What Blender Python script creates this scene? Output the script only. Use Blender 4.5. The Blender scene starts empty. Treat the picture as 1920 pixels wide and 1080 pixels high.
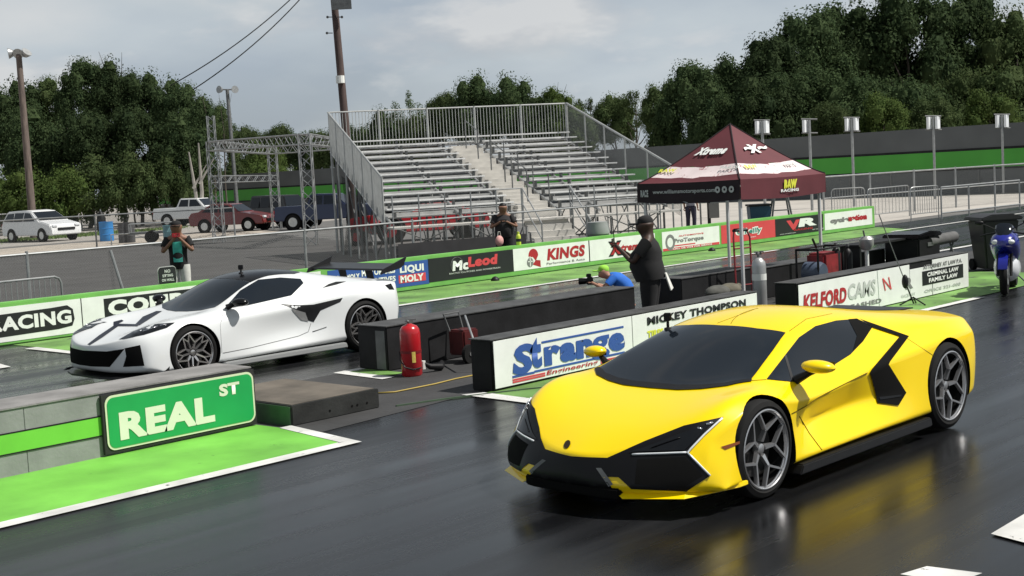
import bpy, bmesh, math, random
from mathutils import Vector, Matrix, geometry
from mathutils.bvhtree import BVHTree
random.seed(7)
scn = bpy.context.scene
COL = scn.collection
PI = math.pi
rad = math.radians

# ------------------------------------------------------------------ camera
F_PX, YAW, PITCH, ROLL, CH = 2481.85, 0.8139, 0.0853, -0.0540, 2.34
def cam_axes():
    f = Vector((math.sin(YAW)*math.cos(PITCH), math.cos(YAW)*math.cos(PITCH), -math.sin(PITCH)))
    r = Vector((math.cos(YAW), -math.sin(YAW), 0)); u = r.cross(f)
    c, s = math.cos(ROLL), math.sin(ROLL)
    return c*r+s*u, -s*r+c*u, f
AR, AU, AF = cam_axes()
CO = Vector((0, 0, CH))
cam = bpy.data.cameras.new('camera'); camo = bpy.data.objects.new('camera', cam); COL.objects.link(camo)
cam.sensor_width = 36; cam.lens = F_PX/1920*36; cam.clip_end = 4000; cam.clip_start = .05
m = Matrix((AR, AU, -AF)).transposed().to_4x4(); m.translation = CO
camo.matrix_world = m
scn.camera = camo

# ------------------------------------------------------------------ sky, sun, exposure
SUN_AZ = Vector((0.60, -0.80)); SUN_EL = rad(56)
w = bpy.data.worlds.new('World'); scn.world = w; w.use_nodes = True
nt = w.node_tree; nt.nodes.clear()
def N(t, **k):
    n = nt.nodes.new(t)
    for a, b in k.items(): setattr(n, a, b)
    return n
out = N('ShaderNodeOutputWorld'); bg = N('ShaderNodeBackground'); nt.links.new(bg.outputs[0], out.inputs[0])
sky = N('ShaderNodeTexSky', sky_type='NISHITA', sun_disc=False, sun_elevation=SUN_EL,
        sun_rotation=math.atan2(SUN_AZ.x, SUN_AZ.y), air_density=1.3, dust_density=3.0, ozone_density=1.2)
tc = N('ShaderNodeTexCoord'); sep = N('ShaderNodeSeparateXYZ'); nt.links.new(tc.outputs['Generated'], sep.inputs[0])
addz = N('ShaderNodeMath', operation='ADD'); addz.inputs[1].default_value = .30; nt.links.new(sep.outputs[2], addz.inputs[0])
mx = N('ShaderNodeMath', operation='MAXIMUM'); mx.inputs[1].default_value = .05; nt.links.new(addz.outputs[0], mx.inputs[0])
dx = N('ShaderNodeMath', operation='DIVIDE'); nt.links.new(sep.outputs[0], dx.inputs[0]); nt.links.new(mx.outputs[0], dx.inputs[1])
dy = N('ShaderNodeMath', operation='DIVIDE'); nt.links.new(sep.outputs[1], dy.inputs[0]); nt.links.new(mx.outputs[0], dy.inputs[1])
cmb = N('ShaderNodeCombineXYZ'); nt.links.new(dx.outputs[0], cmb.inputs[0]); nt.links.new(dy.outputs[0], cmb.inputs[1])
n1 = N('ShaderNodeTexNoise'); n1.inputs['Scale'].default_value = .55; n1.inputs['Detail'].default_value = 5; n1.inputs['Roughness'].default_value = .5
n2 = N('ShaderNodeTexNoise'); n2.inputs['Scale'].default_value = 1.5; n2.inputs['Detail'].default_value = 6; n2.inputs['Roughness'].default_value = .48
nt.links.new(cmb.outputs[0], n1.inputs['Vector']); nt.links.new(cmb.outputs[0], n2.inputs['Vector'])
r1 = N('ShaderNodeValToRGB'); r1.color_ramp.elements[0].position = .30; r1.color_ramp.elements[1].position = .56
r1.color_ramp.elements[0].color = (.62, .62, .62, 1)
nt.links.new(n1.outputs['Fac'], r1.inputs[0])
r2 = N('ShaderNodeValToRGB'); e = r2.color_ramp.elements
e[0].position = .36; e[0].color = (4.1, 4.75, 5.5, 1); e[1].position = .70; e[1].color = (6.5, 6.75, 6.9, 1)
e3 = e.new(.54); e3.color = (5.3, 5.9, 6.35, 1)
nt.links.new(n2.outputs['Fac'], r2.inputs[0])
# low cumulus puffs
mpc = N('ShaderNodeMapping'); mpc.inputs['Scale'].default_value = (1, 1, 2.6); nt.links.new(tc.outputs['Generated'], mpc.inputs[0])
n4 = N('ShaderNodeTexNoise'); n4.inputs['Scale'].default_value = 5.5; n4.inputs['Detail'].default_value = 7; n4.inputs['Roughness'].default_value = .55; nt.links.new(mpc.outputs[0], n4.inputs['Vector'])
r4 = N('ShaderNodeValToRGB'); r4.color_ramp.elements[0].position = .54; r4.color_ramp.elements[1].position = .66; nt.links.new(n4.outputs['Fac'], r4.inputs[0])
n5 = N('ShaderNodeTexNoise'); n5.inputs['Scale'].default_value = 11; n5.inputs['Detail'].default_value = 4; nt.links.new(mpc.outputs[0], n5.inputs['Vector'])
r5 = N('ShaderNodeValToRGB'); r5.color_ramp.elements[0].position = .40; r5.color_ramp.elements[1].position = .62; r5.color_ramp.elements[0].color = (4.1, 4.3, 4.7, 1); r5.color_ramp.elements[1].color = (7.0, 7.05, 7.05, 1); nt.links.new(n5.outputs['Fac'], r5.inputs[0])
f4 = N('ShaderNodeMath', operation='MULTIPLY'); f4.inputs[1].default_value = .75; nt.links.new(r4.outputs[0], f4.inputs[0])
mixp = N('ShaderNodeMixRGB'); nt.links.new(f4.outputs[0], mixp.inputs[0]); nt.links.new(r5.outputs[0], mixp.inputs[2])
mixc = N('ShaderNodeMixRGB'); nt.links.new(r1.outputs[0], mixc.inputs[0]); nt.links.new(sky.outputs[0], mixc.inputs[1]); nt.links.new(r2.outputs[0], mixc.inputs[2])
hi = N('ShaderNodeMapRange'); hi.inputs[1].default_value = .12; hi.inputs[2].default_value = .75; hi.inputs[3].default_value = 1.0; hi.inputs[4].default_value = .42; nt.links.new(sep.outputs[2], hi.inputs[0])
mulc = N('ShaderNodeMixRGB', blend_type='MULTIPLY'); mulc.inputs[0].default_value = 1; nt.links.new(mixc.outputs[0], mixp.inputs[1]); nt.links.new(mixp.outputs[0], mulc.inputs[1]); nt.links.new(hi.outputs[0], mulc.inputs[2])
nt.links.new(mulc.outputs[0], bg.inputs[0]); bg.inputs[1].default_value = .083
sl = bpy.data.lights.new('sun', 'SUN'); sl.energy = 4.6; sl.angle = rad(.6); sl.color = (1, .96, .9)
so = bpy.data.objects.new('sun', sl); COL.objects.link(so)
sd = Vector((SUN_AZ.x*math.cos(SUN_EL), SUN_AZ.y*math.cos(SUN_EL), math.sin(SUN_EL))).normalized()
so.rotation_euler = sd.to_track_quat('Z', 'Y').to_euler(); so.location = (0, 0, 60)
vs = scn.view_settings; vs.view_transform = 'Standard'; vs.look = 'None'; vs.exposure = 0.25; vs.gamma = 1
scn.cycles.max_bounces = 6; scn.cycles.transparent_max_bounces = 24

# ------------------------------------------------------------------ pixel -> world helpers
def ray(u, v):
    return (AR*((u-960)/F_PX) - AU*((v-540)/F_PX) + AF)
def G(u, v, z=0.0):
    d = ray(u, v); return CO + d*((z-CH)/d.z)
def onY(u, v, y):
    d = ray(u, v); return CO + d*(y/d.y)
def onX(u, v, x):
    d = ray(u, v); return CO + d*(x/d.x)
def atD(u, v, dist):
    return CO + ray(u, v)*dist
def pix(p):
    q = Vector(p)-CO; z = q.dot(AF); return 960+F_PX*q.dot(AR)/z, 540-F_PX*q.dot(AU)/z

# ------------------------------------------------------------------ materials
MATS = {}
def mat(name, col, rough=.6, metal=0.0, var=.12, scale=4.0, coat=0.0, emit=None, spec=None, alpha=None, bump=0.0, stretch=None, detail=4, chips=None):
    if name in MATS: return MATS[name]
    M = bpy.data.materials.new(name); M.use_nodes = True; t = M.node_tree; b = t.nodes['Principled BSDF']
    b.inputs['Roughness'].default_value = rough; b.inputs['Metallic'].default_value = metal
    if coat: b.inputs['Coat Weight'].default_value = coat; b.inputs['Coat Roughness'].default_value = .04
    if spec is not None: b.inputs['Specular IOR Level'].default_value = spec
    if alpha is not None: b.inputs['Alpha'].default_value = alpha
    c = (*col, 1)
    if var > 0:
        tc = t.nodes.new('ShaderNodeTexCoord'); mp = t.nodes.new('ShaderNodeMapping'); nz = t.nodes.new('ShaderNodeTexNoise'); rp = t.nodes.new('ShaderNodeValToRGB')
        t.links.new(tc.outputs['Object'], mp.inputs[0]); t.links.new(mp.outputs[0], nz.inputs['Vector']); t.links.new(nz.outputs['Fac'], rp.inputs[0])
        if stretch: mp.inputs['Scale'].default_value = stretch
        nz.inputs['Scale'].default_value = scale; nz.inputs['Detail'].default_value = detail
        rp.color_ramp.elements[0].position = .3; rp.color_ramp.elements[1].position = .7
        rp.color_ramp.elements[0].color = (*[x*(1-var) for x in col], 1); rp.color_ramp.elements[1].color = (*[min(1, x*(1+var)) for x in col], 1)
        t.links.new(rp.outputs[0], b.inputs['Base Color'])
        if chips:   # worn-through spots and dark scuffs
            cn = t.nodes.new('ShaderNodeTexNoise'); cn.inputs['Scale'].default_value = chips[1]; cn.inputs['Detail'].default_value = 9; cn.inputs['Roughness'].default_value = .68; t.links.new(tc.outputs['Object'], cn.inputs['Vector'])
            cr = t.nodes.new('ShaderNodeValToRGB'); cr.color_ramp.elements[0].position = chips[0]; cr.color_ramp.elements[1].position = chips[0]+.035; t.links.new(cn.outputs['Fac'], cr.inputs[0])
            cm = t.nodes.new('ShaderNodeMixRGB'); cm.inputs[2].default_value = (*chips[2], 1); t.links.new(cr.outputs[0], cm.inputs[0]); t.links.new(rp.outputs[0], cm.inputs[1]); t.links.new(cm.outputs[0], b.inputs['Base Color'])
        if bump:
            bp = t.nodes.new('ShaderNodeBump'); bp.inputs['Strength'].default_value = bump; bp.inputs['Distance'].default_value = .02
            n2 = t.nodes.new('ShaderNodeTexNoise'); n2.inputs['Scale'].default_value = scale*9; n2.inputs['Detail'].default_value = 5
            t.links.new(mp.outputs[0], n2.inputs['Vector']); t.links.new(n2.outputs['Fac'], bp.inputs['Height']); t.links.new(bp.outputs[0], b.inputs['Normal'])
    else: b.inputs['Base Color'].default_value = c
    if emit: b.inputs['Emission Color'].default_value = (*emit[0], 1); b.inputs['Emission Strength'].default_value = emit[1]
    MATS[name] = M; return M

black_plastic = mat('black_plastic', (.009, .009, .010), .5, spec=.3)
black_gloss = mat('black_gloss', (.005, .005, .006), .2, var=.05, spec=.3)
black_matte = mat('black_matte', (.006, .006, .006), .9, var=.05, spec=.1)
black_paint = mat('black_painted_wall', (.010, .010, .011), .65, var=.5, scale=3, bump=.1, spec=.3)
tyre_m = mat('tyre_rubber', (.008, .008, .008), .8, var=.2, scale=20, spec=.25)
steel = mat('galvanised_steel', (.36, .37, .37), .45, .6, var=.15, scale=6)
steel_dk = mat('dull_steel', (.16, .165, .165), .55, .5, var=.2, scale=6)
alu = mat('aluminium', (.62, .63, .62), .42, .7, var=.12, scale=5)
white_p = mat('white_board', (.80, .82, .78), .5, var=.05, scale=2.5)
green_p = mat('green_paint', (.16, .42, .09), .55, var=.15, scale=2)
glass_dk = mat('tinted_glass', (.008, .011, .016), .06, var=0, spec=.45)
glass_car = mat('car_glass', (.010, .014, .020), .07, var=0, spec=.42)
concrete = mat('grey_concrete', (.20, .20, .20), .8, var=.2, scale=3, bump=.3)
red_paint = mat('red_enamel', (.42, .012, .018), .28, var=.12, coat=.3)
rubber_hose = mat('black_hose', (.01, .01, .01), .5)
chrome = mat('chrome', (.7, .7, .72), .15, 1.0, var=0)
wood_grey = mat('weathered_wood_pole', (.13, .10, .085), .85, var=.35, scale=3, stretch=(4, 4, .4))

# ------------------------------------------------------------------ mesh builder
def rotz(v, a): return Vector((v[0]*math.cos(a)-v[1]*math.sin(a), v[0]*math.sin(a)+v[1]*math.cos(a), v[2]))
class MB:
    def __init__(s): s.v = []; s.f = []; s.m = []; s.cm = 0
    def add(s, vs, fs, mi=None):
        o = len(s.v); s.v += [Vector(p) for p in vs]; s.f += [tuple(i+o for i in f) for f in fs]; s.m += [s.cm if mi is None else mi]*len(fs); return s
    def box(s, c, d, rz=0, mi=None, R=None):
        x, y, z = d[0]/2, d[1]/2, d[2]/2
        P = [(a*x, b*y, e*z) for e in (-1, 1) for b in (-1, 1) for a in (-1, 1)]
        c = Vector(c)
        if R is not None: P = [R@Vector(p)+c for p in P]
        else: P = [rotz(p, rz)+c for p in P]
        return s.add(P, [(0, 2, 3, 1), (4, 5, 7, 6), (0, 1, 5, 4), (2, 6, 7, 3), (0, 4, 6, 2), (1, 3, 7, 5)], mi)
    def bbox(s, a, b, mi=None):
        a, b = Vector(a), Vector(b); return s.box((a+b)/2, [abs(b[i]-a[i]) for i in range(3)], 0, mi)
    def tube(s, a, b, r0, r1=None, n=8, mi=None, caps=True):
        a, b = Vector(a), Vector(b); r1 = r0 if r1 is None else r1
        d = (b-a).normalized(); x = d.orthogonal().normalized(); y = d.cross(x)
        P = []
        for p, r in ((a, r0), (b, r1)):
            for i in range(n):
                t = 2*PI*i/n; P.append(p+x*(r*math.cos(t))+y*(r*math.sin(t)))
        F = [(i, (i+1) % n, n+(i+1) % n, n+i) for i in range(n)]
        if caps: F += [tuple(range(n))[::-1], tuple(range(n, 2*n))]
        return s.add(P, F, mi)
    def path(s, pts, r, n=6, mi=None):
        pts = [Vector(p) for p in pts]; P = []; k = len(pts); up = None
        for i, p in enumerate(pts):
            d = (pts[min(i+1, k-1)]-pts[max(i-1, 0)]).normalized()
            if up is None: up = d.orthogonal().normalized()
            x = (up-d*up.dot(d)).normalized(); up = x; y = d.cross(x); rr = r[i] if isinstance(r, (list, tuple)) else r
            for j in range(n):
                t = 2*PI*j/n; P.append(p+x*(rr*math.cos(t))+y*(rr*math.sin(t)))
        F = [(i*n+j, i*n+(j+1) % n, (i+1)*n+(j+1) % n, (i+1)*n+j) for i in range(k-1) for j in range(n)]
        F += [tuple(range(n))[::-1], tuple(range((k-1)*n, k*n))]
        return s.add(P, F, mi)
    def lathe(s, prof, c=(0, 0, 0), n=24, axis='z', mi=None, caps=True):
        P = []; k = len(prof); c = Vector(c)
        for r, h in prof:
            for j in range(n):
                t = 2*PI*j/n; x, y = r*math.cos(t), r*math.sin(t)
                P.append(c+(Vector((x, y, h)) if axis == 'z' else Vector((x, h, y)) if axis == 'y' else Vector((h, x, y))))
        F = [(i*n+j, i*n+(j+1) % n, (i+1)*n+(j+1) % n, (i+1)*n+j) for i in range(k-1) for j in range(n)]
        if caps and prof[0][0] > 1e-4: F.append(tuple(range(n))[::-1])
        if caps and prof[-1][0] > 1e-4: F.append(tuple(range((k-1)*n, k*n)))
        return s.add(P, F, mi)
    def prism(s, poly, a, b, axis='y', mi=None):
        """poly of 2-D points in the plane across `axis`, from a to b along it"""
        def mk(p, h): return (p[0], h, p[1]) if axis == 'y' else (h, p[0], p[1]) if axis == 'x' else (p[0], p[1], h)
        n = len(poly); P = [mk(p, a) for p in poly]+[mk(p, b) for p in poly]
        F = [(i, (i+1) % n, n+(i+1) % n, n+i) for i in range(n)]+[tuple(range(n))[::-1], tuple(range(n, 2*n))]
        return s.add(P, F, mi)
    def quad(s, *p, mi=None): return s.add(p, [tuple(range(len(p)))], mi)
    def blob(s, c, r, seg=12, rings=8, mi=None):
        c = Vector(c); r = Vector(r) if hasattr(r, '__len__') else Vector((r, r, r)); P = []; F = []
        P.append(c+Vector((0, 0, -r.z)))
        for i in range(1, rings):
            t = PI*i/rings
            for j in range(seg):
                q = 2*PI*j/seg; P.append(c+Vector((r.x*math.sin(t)*math.cos(q), r.y*math.sin(t)*math.sin(q), -r.z*math.cos(t))))
        P.append(c+Vector((0, 0, r.z))); L = len(P)-1
        for j in range(seg):
            F.append((0, 1+(j+1) % seg, 1+j)); F.append((L, L-seg+j, L-seg+(j+1) % seg))
        for i in range(rings-2):
            for j in range(seg): a = 1+i*seg; F.append((a+j, a+(j+1) % seg, a+seg+(j+1) % seg, a+seg+j))
        return s.add(P, F, mi)
    def xf(s, M, start=0):
        for i in range(start, len(s.v)): s.v[i] = M@s.v[i]
        return s
    def build(s, name, mats, parent=None, smooth=False, world=False, bevel=0, fix=True):
        me = bpy.data.meshes.new(name)
        vs = s.v
        if world and parent is not None:
            inv = (Matrix.Translation(ROOT[parent.name][0])@Matrix.Rotation(ROOT[parent.name][1], 4, 'Z')).inverted()
            vs = [inv@p for p in vs]
        me.from_pydata([tuple(p) for p in vs], [], s.f)
        if not isinstance(mats, (list, tuple)): mats = [mats]
        for mm in mats: me.materials.append(mm)
        me.polygons.foreach_set('material_index', s.m)
        if fix:
            bm = bmesh.new(); bm.from_mesh(me); bmesh.ops.recalc_face_normals(bm, faces=bm.faces)
            if bevel:
                es = [e for e in bm.edges if len(e.link_faces) == 2 and e.calc_face_angle(0) > .6]
                bmesh.ops.bevel(bm, geom=es, offset=bevel, segments=2, affect='EDGES', clamp_overlap=True)
            bm.to_mesh(me); bm.free()
        if smooth:
            me.polygons.foreach_set('use_smooth', [True]*len(me.polygons))
            if smooth != 'all': me.set_sharp_from_angle(angle=rad(38))
        o = bpy.data.objects.new(name, me); COL.objects.link(o)
        if parent is not None: o.parent = parent; ROOT[o.name] = ROOT.get(parent.name, (Vector(), 0))
        return o
ROOT = {}
def tag(o, label=None, cat=None, group=None, kind=None):
    if label: o['label'] = label
    if cat: o['category'] = cat
    if group: o['group'] = group
    if kind: o['kind'] = kind
    return o
def thing(name, label, cat, loc=(0, 0, 0), rz=0.0, group=None):
    o = bpy.data.objects.new(name, None); COL.objects.link(o); o.empty_display_size = .2
    o.location = loc; o.rotation_euler = (0, 0, rz); ROOT[o.name] = (Vector(loc), rz)
    return tag(o, label, cat, group)
def kids(o): return [c for c in bpy.data.objects if c.parent == o]
def copy_tree(o, parent=None):
    c = o.copy(); COL.objects.link(c); c.parent = parent
    ROOT[c.name] = ROOT.get(o.name, (Vector(), 0))
    for ch in kids(o): copy_tree(ch, c)
    return c
def struct(o): return tag(o, kind='structure')
def apply_mods(o):
    bpy.context.view_layer.update()
    dg = bpy.context.evaluated_depsgraph_get(); me = bpy.data.meshes.new_from_object(o.evaluated_get(dg))
    o.modifiers.clear(); old = o.data; nm = old.name; o.data = me; bpy.data.meshes.remove(old); me.name = nm
    return o
def text(body, width, height, M, mt, parent, bold=.0, shear=0, name='lettering', ext=.0015, label=None):
    """lettering fitted to width x height, laid by matrix M (local x right, y up, centred)"""
    cu = bpy.data.curves.new('t', 'FONT'); cu.body = body; cu.align_x = 'CENTER'; cu.size = 1; cu.offset = bold; cu.shear = shear; cu.resolution_u = 3
    cu.space_character = 1+bold*1.5; cu.space_line = .85
    o = bpy.data.objects.new('t', cu); COL.objects.link(o); bpy.context.view_layer.update()
    me = bpy.data.meshes.new_from_object(o.evaluated_get(bpy.context.evaluated_depsgraph_get()))
    bpy.data.objects.remove(o); bpy.data.curves.remove(cu)
    xs = [v.co.x for v in me.vertices]; ys = [v.co.y for v in me.vertices]
    if not xs: return None
    cx, cy = (min(xs)+max(xs))/2, (min(ys)+max(ys))/2; sx = width/(max(xs)-min(xs)); sy = height/(max(ys)-min(ys))
    for v in me.vertices: v.co = M@Vector(((v.co.x-cx)*sx, (v.co.y-cy)*sy, ext))
    me.name = name; me.materials.clear(); me.materials.append(mt)
    ob = bpy.data.objects.new(name, me); COL.objects.link(ob); ob.parent = parent
    if label: ob['label'] = label
    return ob
def faceY(x, y, z):  # plane facing -Y
    return Matrix.Translation((x, y, z))@Matrix.Rotation(PI/2, 4, 'X')

def head(a, f):   # heading for things whose front is local -x: image right * a + away from camera * f
    d = AR*a+AF*f; return math.atan2(-d.y, -d.x)
# ------------------------------------------------------------------ ground and track
def sheet(name, pts, z, m, sub=0):
    mb = MB(); mb.quad(*[(p[0], p[1], z) for p in pts]); o = mb.build(name, m, fix=False); return struct(o)
def lane_mat():
    M = bpy.data.materials.new('track_asphalt'); M.use_nodes = True; t = M.node_tree; b = t.nodes['Principled BSDF']; L = t.links.new
    tc = t.nodes.new('ShaderNodeTexCoord'); mp = t.nodes.new('ShaderNodeMapping'); mp.inputs['Scale'].default_value = (.09, 1.5, 1); L(tc.outputs['Object'], mp.inputs[0])
    n = t.nodes.new('ShaderNodeTexNoise'); n.inputs['Scale'].default_value = 1.0; n.inputs['Detail'].default_value = 6; n.inputs['Roughness'].default_value = .6; L(mp.outputs[0], n.inputs['Vector'])
    r = t.nodes.new('ShaderNodeValToRGB'); L(n.outputs['Fac'], r.inputs[0]); e = r.color_ramp.elements
    e[0].position = .36; e[0].color = (.004, .0043, .005, 1); e[1].position = .68; e[1].color = (.021, .022, .0245, 1)
    n3 = t.nodes.new('ShaderNodeTexNoise'); n3.inputs['Scale'].default_value = 60; n3.inputs['Detail'].default_value = 3; L(tc.outputs['Object'], n3.inputs['Vector'])
    mix = t.nodes.new('ShaderNodeMixRGB'); mix.blend_type = 'MULTIPLY'; mix.inputs[0].default_value = .35; L(r.outputs[0], mix.inputs[1]); L(n3.outputs['Fac'], mix.inputs[2]); L(mix.outputs[0], b.inputs['Base Color'])
    rr = t.nodes.new('ShaderNodeMapRange'); rr.inputs[1].default_value = .35; rr.inputs[2].default_value = .7; rr.inputs[3].default_value = .13; rr.inputs[4].default_value = .42; L(n.outputs['Fac'], rr.inputs[0]); L(rr.outputs[0], b.inputs['Roughness'])
    bp = t.nodes.new('ShaderNodeBump'); bp.inputs['Strength'].default_value = .06; bp.inputs['Distance'].default_value = .01; L(n3.outputs['Fac'], bp.inputs['Height']); L(bp.outputs[0], b.inputs['Normal'])
    b.inputs['Specular IOR Level'].default_value = .32
    return M
asphalt_lot = mat('lot_asphalt', (.115, .112, .108), .9, var=.22, scale=.8, bump=.3, detail=8)
asphalt_dark = mat('return_road_asphalt', (.056, .054, .052), .9, var=.2, scale=.7, bump=.3, detail=8)
pad_m = mat('pit_asphalt', (.035, .035, .036), .75, var=.3, scale=1.5, bump=.3, detail=8)
conc_m = mat('pale_concrete', (.40, .375, .34), .85, var=.12, scale=.5, bump=.2, detail=8)
gravel_m = mat('beige_gravel', (.36, .32, .27), .95, var=.2, scale=1.2, bump=.4, detail=8)
green_g = mat('green_track_paint', (.15, .44, .055), .6, var=.25, scale=1.3, detail=9, bump=.15, chips=(.64, 3.0, (.06, .16, .03)))
green_worn = mat('worn_green_paint', (.13, .27, .06), .65, var=.45, scale=1.0, detail=9, bump=.15, chips=(.60, 2.5, (.05, .07, .04)))
white_l = mat('white_line_paint', (.60, .60, .58), .6, var=.25, scale=2.2, detail=9, chips=(.62, 7, (.09, .09, .09)))
sheet('ground', [(-900, -300), (1500, -300), (1500, 1500), (-900, 1500)], -.012, asphalt_lot)
lane = lane_mat()
sheet('track', [(-60, -12), (400, -12), (400, 21.3), (-60, 21.3)], -.004, lane)
def gp(*uv): return [G(*q)[:2] for q in uv]
sheet('return_road', [(-60, 21.3), (24, 21.3), (30, 30), (41, 56.5), (-60, 62)], -.006, asphalt_dark)
sheet('concrete_apron', [(31, 23.6), (42, 22.3), (200, 19.8), (330, 14), (300, 160), (60, 60)], -.006, conc_m)
sheet('concrete_path', [(-60, 60.4), (41, 56), (44, 58.5), (44, 64), (-60, 68)], -.003, gravel_m)
sheet('parking_lot', [(-160, 72), (50, 66), (120, 90), (300, 330), (-300, 330)], -.005, mat('parking_lot_concrete', (.30, .28, .255), .9, var=.12, scale=.5, detail=8))
sheet('pit_island', [(7.6, 9.9), (9.9, 10.1), (30, 9.4), (60, 9.4), (60, 14.1), (10.3, 12.8), (7.0, 12.8), (-40, 12.8), (-40, 10.8), (7.6, 10.8)], .0, pad_m)
sheet('green_strip', [(-40, 9.35), (7.52, 9.33), (7.68, 10.44), (7.66, 10.84), (-40, 10.84)], .004, green_g)
sheet('white_line', [(-40, 9.17), (7.62, 9.17), (7.80, 10.45), (7.66, 10.45), (7.50, 9.34), (-40, 9.36)], .008, white_l)
sheet('green_strip', [(9.98, 9.30), (21, 9.02), (24.5, 9.02), (24.6, 11.4), (21.7, 11.2), (21.7, 9.9), (10.1, 10.0)], .004, green_worn)
sheet('white_line', [(9.80, 9.10), (20.3, 8.88), (20.3, 9.02), (10.02, 9.26), (10.08, 10.02), (9.86, 10.15)], .008, white_l)
sheet('green_strip', [(10.42, 12.0), (10.72, 12.0), (10.72, 12.72), (10.42, 12.72)], .006, green_worn)
sheet('white_line', [(10.22, 11.85), (10.42, 11.85), (10.44, 12.72), (16, 12.95), (16, 13.05), (10.3, 12.86)], .009, white_l)
sheet('green_strip', [(10.05, 18.66), (38, 18.9), (39.5, 20.8), (10.05, 20.8)], .004, green_worn)
sheet('white_line', [(9.85, 18.45), (30, 18.60), (30, 18.74), (10.02, 18.66), (10.05, 20.0), (9.85, 20.0)], .008, white_l)
sheet('white_line', [(37, 19.0), (90, 18.6), (90, 18.75), (37, 19.15)], .008, white_l)
sheet('white_line', [(20, 13.95), (70, 13.95), (70, 14.12), (20, 14.12)], .008, white_l)
sheet('white_line', [(7.2, 18.0), (8.66, 18.05), (8.75, 18.6), (7.2, 18.7)], .008, white_l)
sheet('white_line', [tuple(G(*q)[:2]) for q in ((1858, 1003), (1925, 963), (1990, 985), (1930, 1022))], .008, white_l)
sheet('white_line', [tuple(G(*q)[:2]) for q in ((1688, 1079), (1738, 1064), (1842, 1077), (1790, 1096))], .008, white_l)
# weathered streaks of dropped rubber and a hairline crack near the pit stage
mb = MB(); mb.path([(9.05, 10.3, .003), (9.6, 10.12, .003), (10.4, 9.75, .003), (11.3, 9.2, .003)], .018, 4); o = mb.build('green_strip', mat('faded_green', (.05, .085, .05), .8, var=.4, scale=5)); struct(o)
# grass
def grass(name, polys, n, label, h=.16):
    random.seed(3); mb = MB()
    for _ in range(n):
        p = random.choice(polys); a, b_, r = p; x = a+random.gauss(0, r); y = b_+random.gauss(0, r*.5)
        t = random.uniform(0, PI); hh = h*random.uniform(.4, 1.2); d = Vector((math.cos(t), math.sin(t), 0))*.05
        q = Vector((x, y, 0)); mb.add([q-d, q+d, q+Vector((random.gauss(0, .05), random.gauss(0, .05), hh))], [(0, 1, 2)])
    o = mb.build(name, mat('grass_blades', (.10, .16, .035), .8, var=.3, scale=.6), fix=False); tag(o, label, 'grass', kind='stuff'); return o
gr = []
for u, v, r in ((440, 560, 1.0), (490, 530, 1.1), (530, 505, 1.4), (150, 570, .8), (220, 560, .8)):
    p = onY(u, v, 24.2 if u > 300 else 22.6); gr.append((p.x, p.y, r))
for i in range(14):
    p = G(60+i*17, 452-i*1.4); gr.append((p.x, p.y+3, 2.2))
grass('grass', gr, 9000, 'patches of green grass along the kerb and behind the green barrier', .14)

# ------------------------------------------------------------------ sponsor barrier along the far lane
YB = 20.85; HB = .70
def Xb(u, v=600): return onY(u, v, YB).x
def Zb(u, v): return onY(u, v, YB).z
def letters(par, s, x0, x1, z0, z1, mt, bold=.03, shear=0, y=None, off=.0095):
    y = (YB if y is None else y)-off; rx = ROOT[par.name][0]
    M = Matrix.Translation(-rx)@faceY((x0+x1)/2, y, (z0+z1)/2)
    return text(s, x1-x0, z1-z0, M, mt, par, bold, shear)
blk = mat('sign_black', (.012, .013, .015), .5, var=.1); red = mat('sign_red', (.40, .018, .025), .5, var=.08); wht = mat('sign_white', (.80, .82, .79), .5, var=.05, chips=(.70, 5, (.42, .42, .38)))
redb = mat('sign_bright_red', (.62, .06, .07), .5, var=.05); blu = mat('sign_blue', (.03, .09, .33), .5, var=.06); gry = mat('sign_grey', (.20, .20, .20), .5, var=.1)
lgry = mat('sign_pale_grey', (.5, .53, .5), .5, var=.05); mint = mat('sign_mint', (.45, .75, .6), .5, var=.05); tealt = mat('sign_teal', (.03, .25, .2), .5, var=.05)
yel = mat('sign_yellow', (.7, .72, .06), .5, var=.05)
x0, x1 = 2.0, onY(1640, 400, YB).x
bw = thing('track_barrier', 'long low green barrier with sponsor boards along the far lane', 'barrier', ((x0+x1)/2, YB, 0))
mb = MB(); mb.bbox((x0, YB, .0), (x1, YB+.28, HB)); mb.build('barrier_wall', green_p, bw, world=True, bevel=.02)
def board(u0, u1, col, label, z0=.12, z1=HB-.07):
    a, b = Xb(u0, 560), Xb(u1, 500)
    mb = MB(); mb.bbox((a, YB-.006, z0), (b, YB-.001, z1)); o = mb.build('sponsor_board', col, bw, world=True); o['label'] = label
    return a, b, z0, z1, o
def L(o, *a, **k): return letters(o, *a, **k)
a, b, z0, z1, o = board(-170, 147, wht, 'white board reading RACING in an outlined black shape', .06)
fr = lambda t: a+(b-a)*t
mb = MB(); pts = []
xa, xb2 = Xb(-125, 600), Xb(139, 590)
mb.prism([(xa, .17), (xa+.2, .13), (xb2-.3, .16), (xb2-.05, .19), (xb2, .30), (xb2-.02, .47), (xb2-.12, .545), (xb2-.4, .53), (xa+.1, .50), (xa, .42)], YB-.007, YB-.009); mb.build('emblem', blk, o, world=True)
L(o, 'RACING', Xb(-22, 600), Xb(134, 600), .235, .47, wht, .045)
a, b, z0, z1, o = board(150, 470, wht, 'white board with the letters COMP on a black block')
mb = MB(); mb.bbox((Xb(196, 590), YB-.009, .17), (Xb(420, 590), YB-.007, .58)); mb.build('emblem', blk, o, world=True)
L(o, 'COMP', Xb(203, 590), Xb(345, 590), .27, .54, wht, .06)
a, b, z0, z1, o = board(480, 600, wht, 'plain white board behind the white car')
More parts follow.
